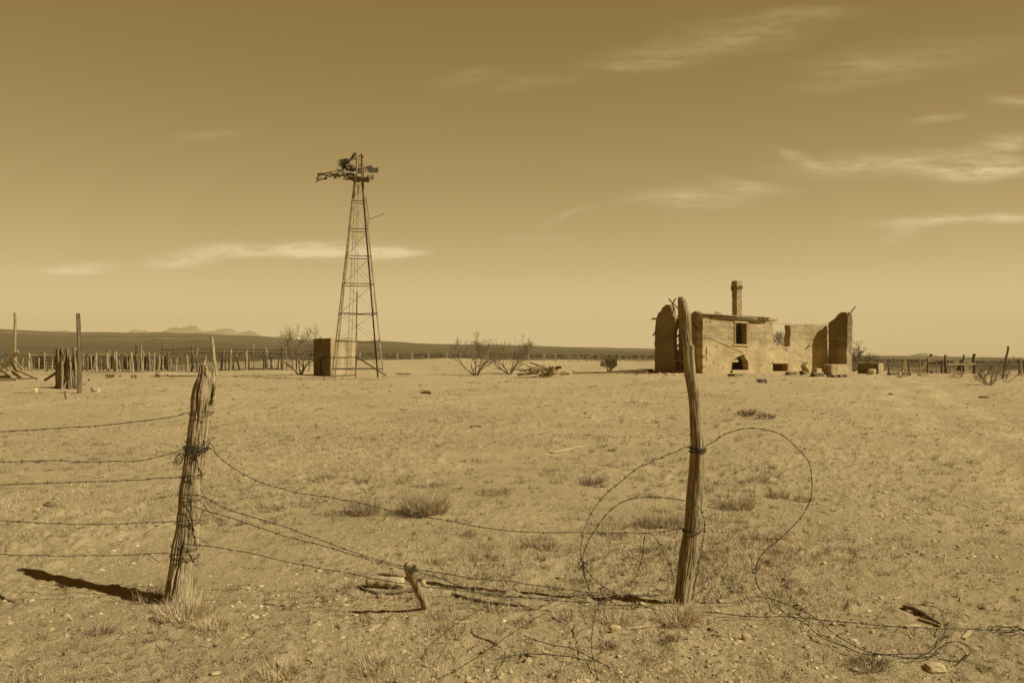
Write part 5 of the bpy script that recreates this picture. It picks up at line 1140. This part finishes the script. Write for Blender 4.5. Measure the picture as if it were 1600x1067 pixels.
gstick([(738, 983), (742, 995), (760, 1003), (775, 1010), (790, 1024), (786, 1040), (780, 1052)], .006, 'twig', 'thin winding root on the sand in the lower middle', name='dry_root')
gstick([(710, 975), (722, 979), (735, 972)], .006, 'wood_pale', 'ribbed pale bark strip above the thin winding root', name='bark_strip', flat=True)
gstick([(735, 669), (742, 667), (752, 668)], .02, 'wood_dark', 'small dark stick on open ground in the middle distance')
gstick([(560, 920), (575, 926), (600, 929), (650, 928)], .012, 'wood_dark', 'dark crooked strip standing in for post shadow behind the leaning stub')  # dark strip for the far end of the crooked post's shadow

# ---------------------------------------------------------------- grass
def blades(n_tuft, centers, hgt, nb, spread, wid, seed, curl=.5, lie=.0):
    r = np.random.default_rng(seed); co = []; fa = []; base = 0
    K = 3
    cxy = np.repeat(centers[:, :2], nb, 0); hh = np.repeat(hgt, nb); sp = np.repeat(spread, nb); ww = np.repeat(wid, nb)
    n = len(cxy)
    a = r.uniform(0, 2*np.pi, n); rad = sp*np.sqrt(r.uniform(0, 1, n))
    bx = cxy[:, 0]+rad*np.cos(a); by = cxy[:, 1]+rad*np.sin(a); bz_ = hz(bx, by)-.004
    lean = r.uniform(.15, 1.1+lie, n); az = a+r.normal(0, .8, n); L_ = hh*r.uniform(.45, 1.15, n)
    wa = r.uniform(0, 2*np.pi, n); wx, wy = np.cos(wa)*ww/2, np.sin(wa)*ww/2
    V = []
    for k in range(K+1):
        t = k/K; ang_ = lean*(.5+curl*t)
        out = L_*t*np.sin(ang_); up = L_*t*np.cos(np.minimum(ang_, 1.5))
        x = bx+out*np.cos(az); y = by+out*np.sin(az); z = bz_+np.maximum(up, .004); s = 1-.85*t
        V.append(np.stack([x-wx*s, y-wy*s, z], -1)); V.append(np.stack([x+wx*s, y+wy*s, z], -1))
    V = np.stack(V, 1); co = V.reshape(-1, 3); m2 = 2*(K+1); i0 = np.arange(n)*m2
    f = np.concatenate([np.stack([i0+2*k, i0+2*k+1, i0+2*k+3, i0+2*k+2], -1) for k in range(K)])
    return co, f
def sc(n, seed, ymin=3.2, ymax=40):
    r = np.random.default_rng(seed); row = r.uniform(HOR+EYE*F/ymax*.62, 1075, n); px = r.uniform(-60, 1660, n); d = EYE*F/(row-HOR)
    d = d*1.0; x = (px-800)/F*d; return x, d, px, row, r
# general small tufts: thousands of low dry tufts, patchy
x, y, px, row, r = sc(26000, 5)
dens = .42+.85*fbm(x*.35, y*.35, 11., 3)+.25*noise3(x*1.7, y*1.7, 2.)
zone = np.clip(1.15-np.clip((px-1180)/260, 0, 1)*.95*(row < 990), .05, 1)*np.where((row > 880) & (px > 1120), .35, 1)*np.where(row < 640, .5, 1)*np.clip(1.25-(row-760)/180, .16, 1)
keep = r.uniform(0, 1, len(x)) < np.clip(dens, 0, 1)*zone
x, y = x[keep], y[keep]; nT = len(x)
x, y = x, y
hh = r.uniform(.02, .065, nT)*(1+.012*y); spd = r.uniform(.015, .09, nT)*(1+.02*y); wd = .0022+.00045*y
co, f = blades(nT, np.stack([x, y], 1), hh, 13, spd, wd, 6, lie=.3)
o = mesh_np('dry_grass', co, f, MT['straw']); o['kind'] = 'stuff'; o['label'] = 'short dry grass tufts scattered over the sand'; o['category'] = 'grass'
x, y, px, row, r = sc(9000, 15)
dens = .40+1.1*fbm(x*.5+4, y*.5, 21., 3); zone = np.where((px > 1180), .35, 1)*np.clip(1.2-(row-800)/200, .3, 1)
keep = r.uniform(0, 1, len(x)) < np.clip(dens, 0, 1)*zone; x, y = x[keep], y[keep]; nT = len(x)
co, f = blades(nT, np.stack([x, y], 1), r.uniform(.02, .06, nT)*(1+.012*y), 14, r.uniform(.012, .05, nT)*(1+.03*y), .0025+.0005*y, 16, lie=.5)
o = mesh_np('dark_weeds', co, f, MT['straw_dark']); o['kind'] = 'stuff'; o['label'] = 'low dark weeds and litter scattered over the sand'; o['category'] = 'weeds'
# middling tufts in loose drifts
x, y, px, row, r = sc(4200, 25, ymax=30)
dens = .30+1.0*fbm(x*.6+9, y*.6, 31., 2); zone = np.where(px > 1230, .12, 1)*np.where(row < 690, .5, 1)*np.clip(1.2-(row-820)/160, .25, 1)
keep = r.uniform(0, 1, len(x)) < np.clip(dens, 0, 1)*zone; x, y = x[keep], y[keep]; nT = len(x)
co, f = blades(nT, np.stack([x, y], 1), r.uniform(.03, .085, nT), 46, r.uniform(.05, .16, nT), .0024+.0004*y, 26, lie=.25)
o = mesh_np('grass_tufts', co, f, MT['straw_mid']); o['kind'] = 'stuff'; o['label'] = 'middling dry grass tufts drifting over the sand'; o['category'] = 'grass'
# notable clumps
clumps = [(664, 806, 44, 38, 520, 'biggest rounded grass clump between the two posts', .22), (568, 806, 28, 34, 240, 'grass clump just left of the biggest rounded clump', .2), (1035, 826, 46, 24, 360, 'wide shaggy grass clump behind the crooked post', .2), (925, 760, 24, 16, 160, 'dark-sided tuft above the left wire arc', .15), (772, 775, 36, 12, 200, 'wide low clump right of the biggest rounded clump', .1),
          (505, 752, 30, 12, 130, 'low wide clump upper left of the biggest clump', .1), (565, 755, 14, 14, 90, 'small tuft above the grass clump left of the biggest', .1), (1150, 797, 34, 20, 200, 'grass clump right of the crooked post, inside the great loop', .16), (1215, 778, 22, 16, 120, 'grass tuft near the right side of the great loop', .12), (1255, 783, 20, 12, 90, 'low tuft just under the right side of the great loop', .1), (1180, 758, 34, 10, 110, 'low spread of grass high inside the great loop', .1),
          (1060, 975, 42, 34, 330, 'long pale grass around the foot of the crooked post', .3), (965, 975, 30, 24, 170, 'curly pale grass left of the crooked post foot', .2), (285, 968, 50, 44, 300, 'long straw grass around the foot of the splintered post', .3), (335, 985, 34, 30, 180, 'pale curly grass right of the splintered post foot', .2), (1355, 1046, 40, 20, 200, 'brown brushy weed on the sand below the trailing wires', .15), (160, 990, 24, 26, 110, 'thin grass tuft below the shadow of the splintered post', .18),
          (230, 940, 30, 36, 90, 'sparse tall stalks at the end of the splintered post shadow', .25), (850, 860, 22, 20, 100, 'upright tuft under the uppermost slack wire', .14), (948, 1010, 18, 22, 90, 'small grass tuft beside the left wire arc near the bottom', .16), (585, 1050, 34, 36, 130, 'tall pale grass at the bottom edge below the leaning stub', .28), (440, 1060, 40, 34, 130, 'pale grass spray at the bottom edge left of center', .28), (480, 790, 30, 10, 100, 'flat grass patch under the first slack wire', .1), (330, 672, 22, 8, 70, 'small grass patch right of the splintered post, level with the top strand', .1),
          (1045, 1008, 18, 22, 70, 'small upright tuft below the grass of the crooked post', .2), (685, 968, 20, 14, 60, 'little tuft under the sagging wire right of the stub', .12), (820, 975, 20, 18, 70, 'thin tuft over the crooked post shadow', .16), (60, 1000, 22, 18, 60, 'small tuft low on the left', .14)]
for k, (px, row, hw, ht, nb, lab, hg) in enumerate(clumps):
    g_ = gpt(px, row-hw*.10); s = g_.y/F; nb = int(nb*1.7)
    c = np.array([[g_.x, g_.y]]); co, f = blades(1, c, np.array([ht*s*(.80 if row > 930 else 1.0)]), nb, np.array([hw*s*.78]), np.array([.0028+.0004*g_.y]), 100+k, curl=.6, lie=(.5 if 'curly' in lab or 'spread' in lab else .1))
    o = mesh_np('grass_clump', co-np.array([g_.x, g_.y, g_.z]), f, MT['straw_dark' if k in (3, 15) else ('straw' if k in (11, 12, 13, 14, 20, 21) else 'straw_mid')]); o.location = g_; tag(o, lab, 'grass clump')

# ---------------------------------------------------------------- gravel, clods and twigs on the sand
def pebbles(name, n, seed, smin, smax, mt_, label, ymax=38, flat=.6, grow=.03):
    x, y, px, row, r = sc(n, seed, ymax=ymax)
    keep = r.uniform(0, 1, n) < np.clip(.15+1.4*noise3(x*.8, y*.8, seed), .03, 1); x, y = x[keep], y[keep]; n = len(x)
    base = np.array([(1, 0, 0), (-1, 0, 0), (0, 1, 0), (0, -1, 0), (0, 0, 1), (.7, .7, .5), (-.7, .6, .45), (.5, -.7, .5), (-.6, -.6, .4)], float)
    s = (smin*(smax/smin)**(r.uniform(0, 1, n)**2.2))*(1+grow*y)
    V = base[None]*(s[:, None, None])*r.uniform(.6, 1.25, (n, 9, 1)); V[:, :, 2] *= flat; a = r.uniform(0, 6.28, n); ca, sa = np.cos(a)[:, None], np.sin(a)[:, None]
    X = V[:, :, 0]*ca-V[:, :, 1]*sa; Y = V[:, :, 0]*sa+V[:, :, 1]*ca
    z0 = hz(x, y)-s*.12
    co = np.stack([X+x[:, None], Y+y[:, None], V[:, :, 2]+z0[:, None]], -1).reshape(-1, 3)
    tri = np.array([(0, 5, 4), (5, 2, 4), (2, 6, 4), (6, 1, 4), (1, 8, 4), (8, 3, 4), (3, 7, 4), (7, 0, 4), (0, 2, 5), (2, 1, 6), (1, 3, 8), (3, 0, 7)])
    f = (tri[None]+(np.arange(n)*9)[:, None, None]).reshape(-1, 3)
    o = mesh_np(name, co, f, MT[mt_]); o['kind'] = 'stuff'; o['label'] = label; o['category'] = 'gravel'
MT['clod'] = mat('clod', .36, .50, (1, 1, 1), 6, 4, .4, 60, .01)
pebbles('clods', 9000, 31, .005, .024, 'clod', 'small clods of dry earth over the sand')
pebbles('pale_gravel', 500, 33, .004, .018, 'stone_pale', 'tiny pale chips of stone over the sand', grow=.05)
pebbles('shadow_specks', 8000, 34, .004, .022, 'stone_dark', 'small dark specks standing in for clod shadows over the sand', grow=.04, flat=.45)  # dark bits imitate the little shadows beside clods
# twigs
x, y, px, row, r = sc(900, 44, ymax=25); n = len(x); a = r.uniform(0, 6.28, n); l = r.uniform(.02, .09, n)
m = MB()
for i in range(n):
    p0 = Vector((x[i], y[i], 0)); p1 = p0+Vector((math.cos(a[i])*l[i], math.sin(a[i])*l[i], 0))
    p0.z = hzf(p0.x, p0.y)+.004; p1.z = hzf(p1.x, p1.y)+.004+.01*r.random(); m.tube([p0, p1], [.0022+.0002*y[i], .0012+.0001*y[i]], 3, cap=False)
o = m.build('twig_litter', 'wood_grey', None); o['kind'] = 'stuff'; o['label'] = 'dry twig litter strewn over the sand'; o['category'] = 'litter'

# ---------------------------------------------------------------- scrub on the plain
r = np.random.default_rng(77); n = 7000
u = r.uniform(-.85, .85, n); y = 92*(330/92)**(r.uniform(0, 1, n)**.8); x = u*y
keep = r.uniform(0, 1, n) < np.clip((y-95)/110, 0, 1)*np.clip(.8+.5*noise3(x*.03, y*.03, 2.), 0, 1); x, y = x[keep], y[keep]; n = len(x)
Hs = r.uniform(.2, .6, n)*np.clip(.5+(y-90)/120, .5, 1.2); Ws = Hs*r.uniform(.7, 1.3, n); nb = 16
cx = np.repeat(x, nb); cy = np.repeat(y, nb); ch_ = np.repeat(Hs, nb); cw = np.repeat(Ws, nb); m_ = len(cx)
a = r.uniform(0, 6.28, m_); rr = np.sqrt(r.uniform(0, 1, m_))*cw*.8; bx, by = cx+rr*np.cos(a)*.8, cy+rr*np.sin(a)*.8; bz = hz(np.repeat(x, nb), np.repeat(y, nb), False)+ch_*r.uniform(0, .75, m_)
sz = cw*.36; d1 = r.normal(0, 1, (m_, 3)); d1 /= np.linalg.norm(d1, axis=1)[:, None]; d2 = r.normal(0, 1, (m_, 3)); d2 /= np.linalg.norm(d2, axis=1)[:, None]
c = np.stack([bx, by, bz], 1); co = np.stack([c-d1*sz[:, None], c+d2*sz[:, None], c+d1*sz[:, None]*.8-d2*sz[:, None]*.3], 1).reshape(-1, 3)
MT['scrub'] = mat('scrub', .13, .22, (1, 1, 1), .3, 4, 0)
o = mesh_np('desert_scrub', co, np.arange(m_*3).reshape(-1, 3), MT['scrub']); o['kind'] = 'stuff'; o['label'] = 'low desert scrub covering the plain beyond the yard'; o['category'] = 'scrub'

# ---------------------------------------------------------------- haze
m = MB(); m.box((0, 5500, 170), (26000, 14500, 780))
hm = bpy.data.materials.new('haze_air'); hm.use_nodes = True; t = hm.node_tree
for n_ in list(t.nodes):
    if n_.type == 'BSDF_PRINCIPLED': t.nodes.remove(n_)
pv = nd(t, 'ShaderNodeVolumePrincipled'); pv.inputs['Density'].default_value = 0.95e-4; pv.inputs['Color'].default_value = (1.0, .78, .37, 1)
out = [n_ for n_ in t.nodes if n_.type == 'OUTPUT_MATERIAL'][0]; t.links.new(pv.outputs[0], out.inputs['Volume'])
hb = m.build('haze', hm); hb['kind'] = 'stuff'
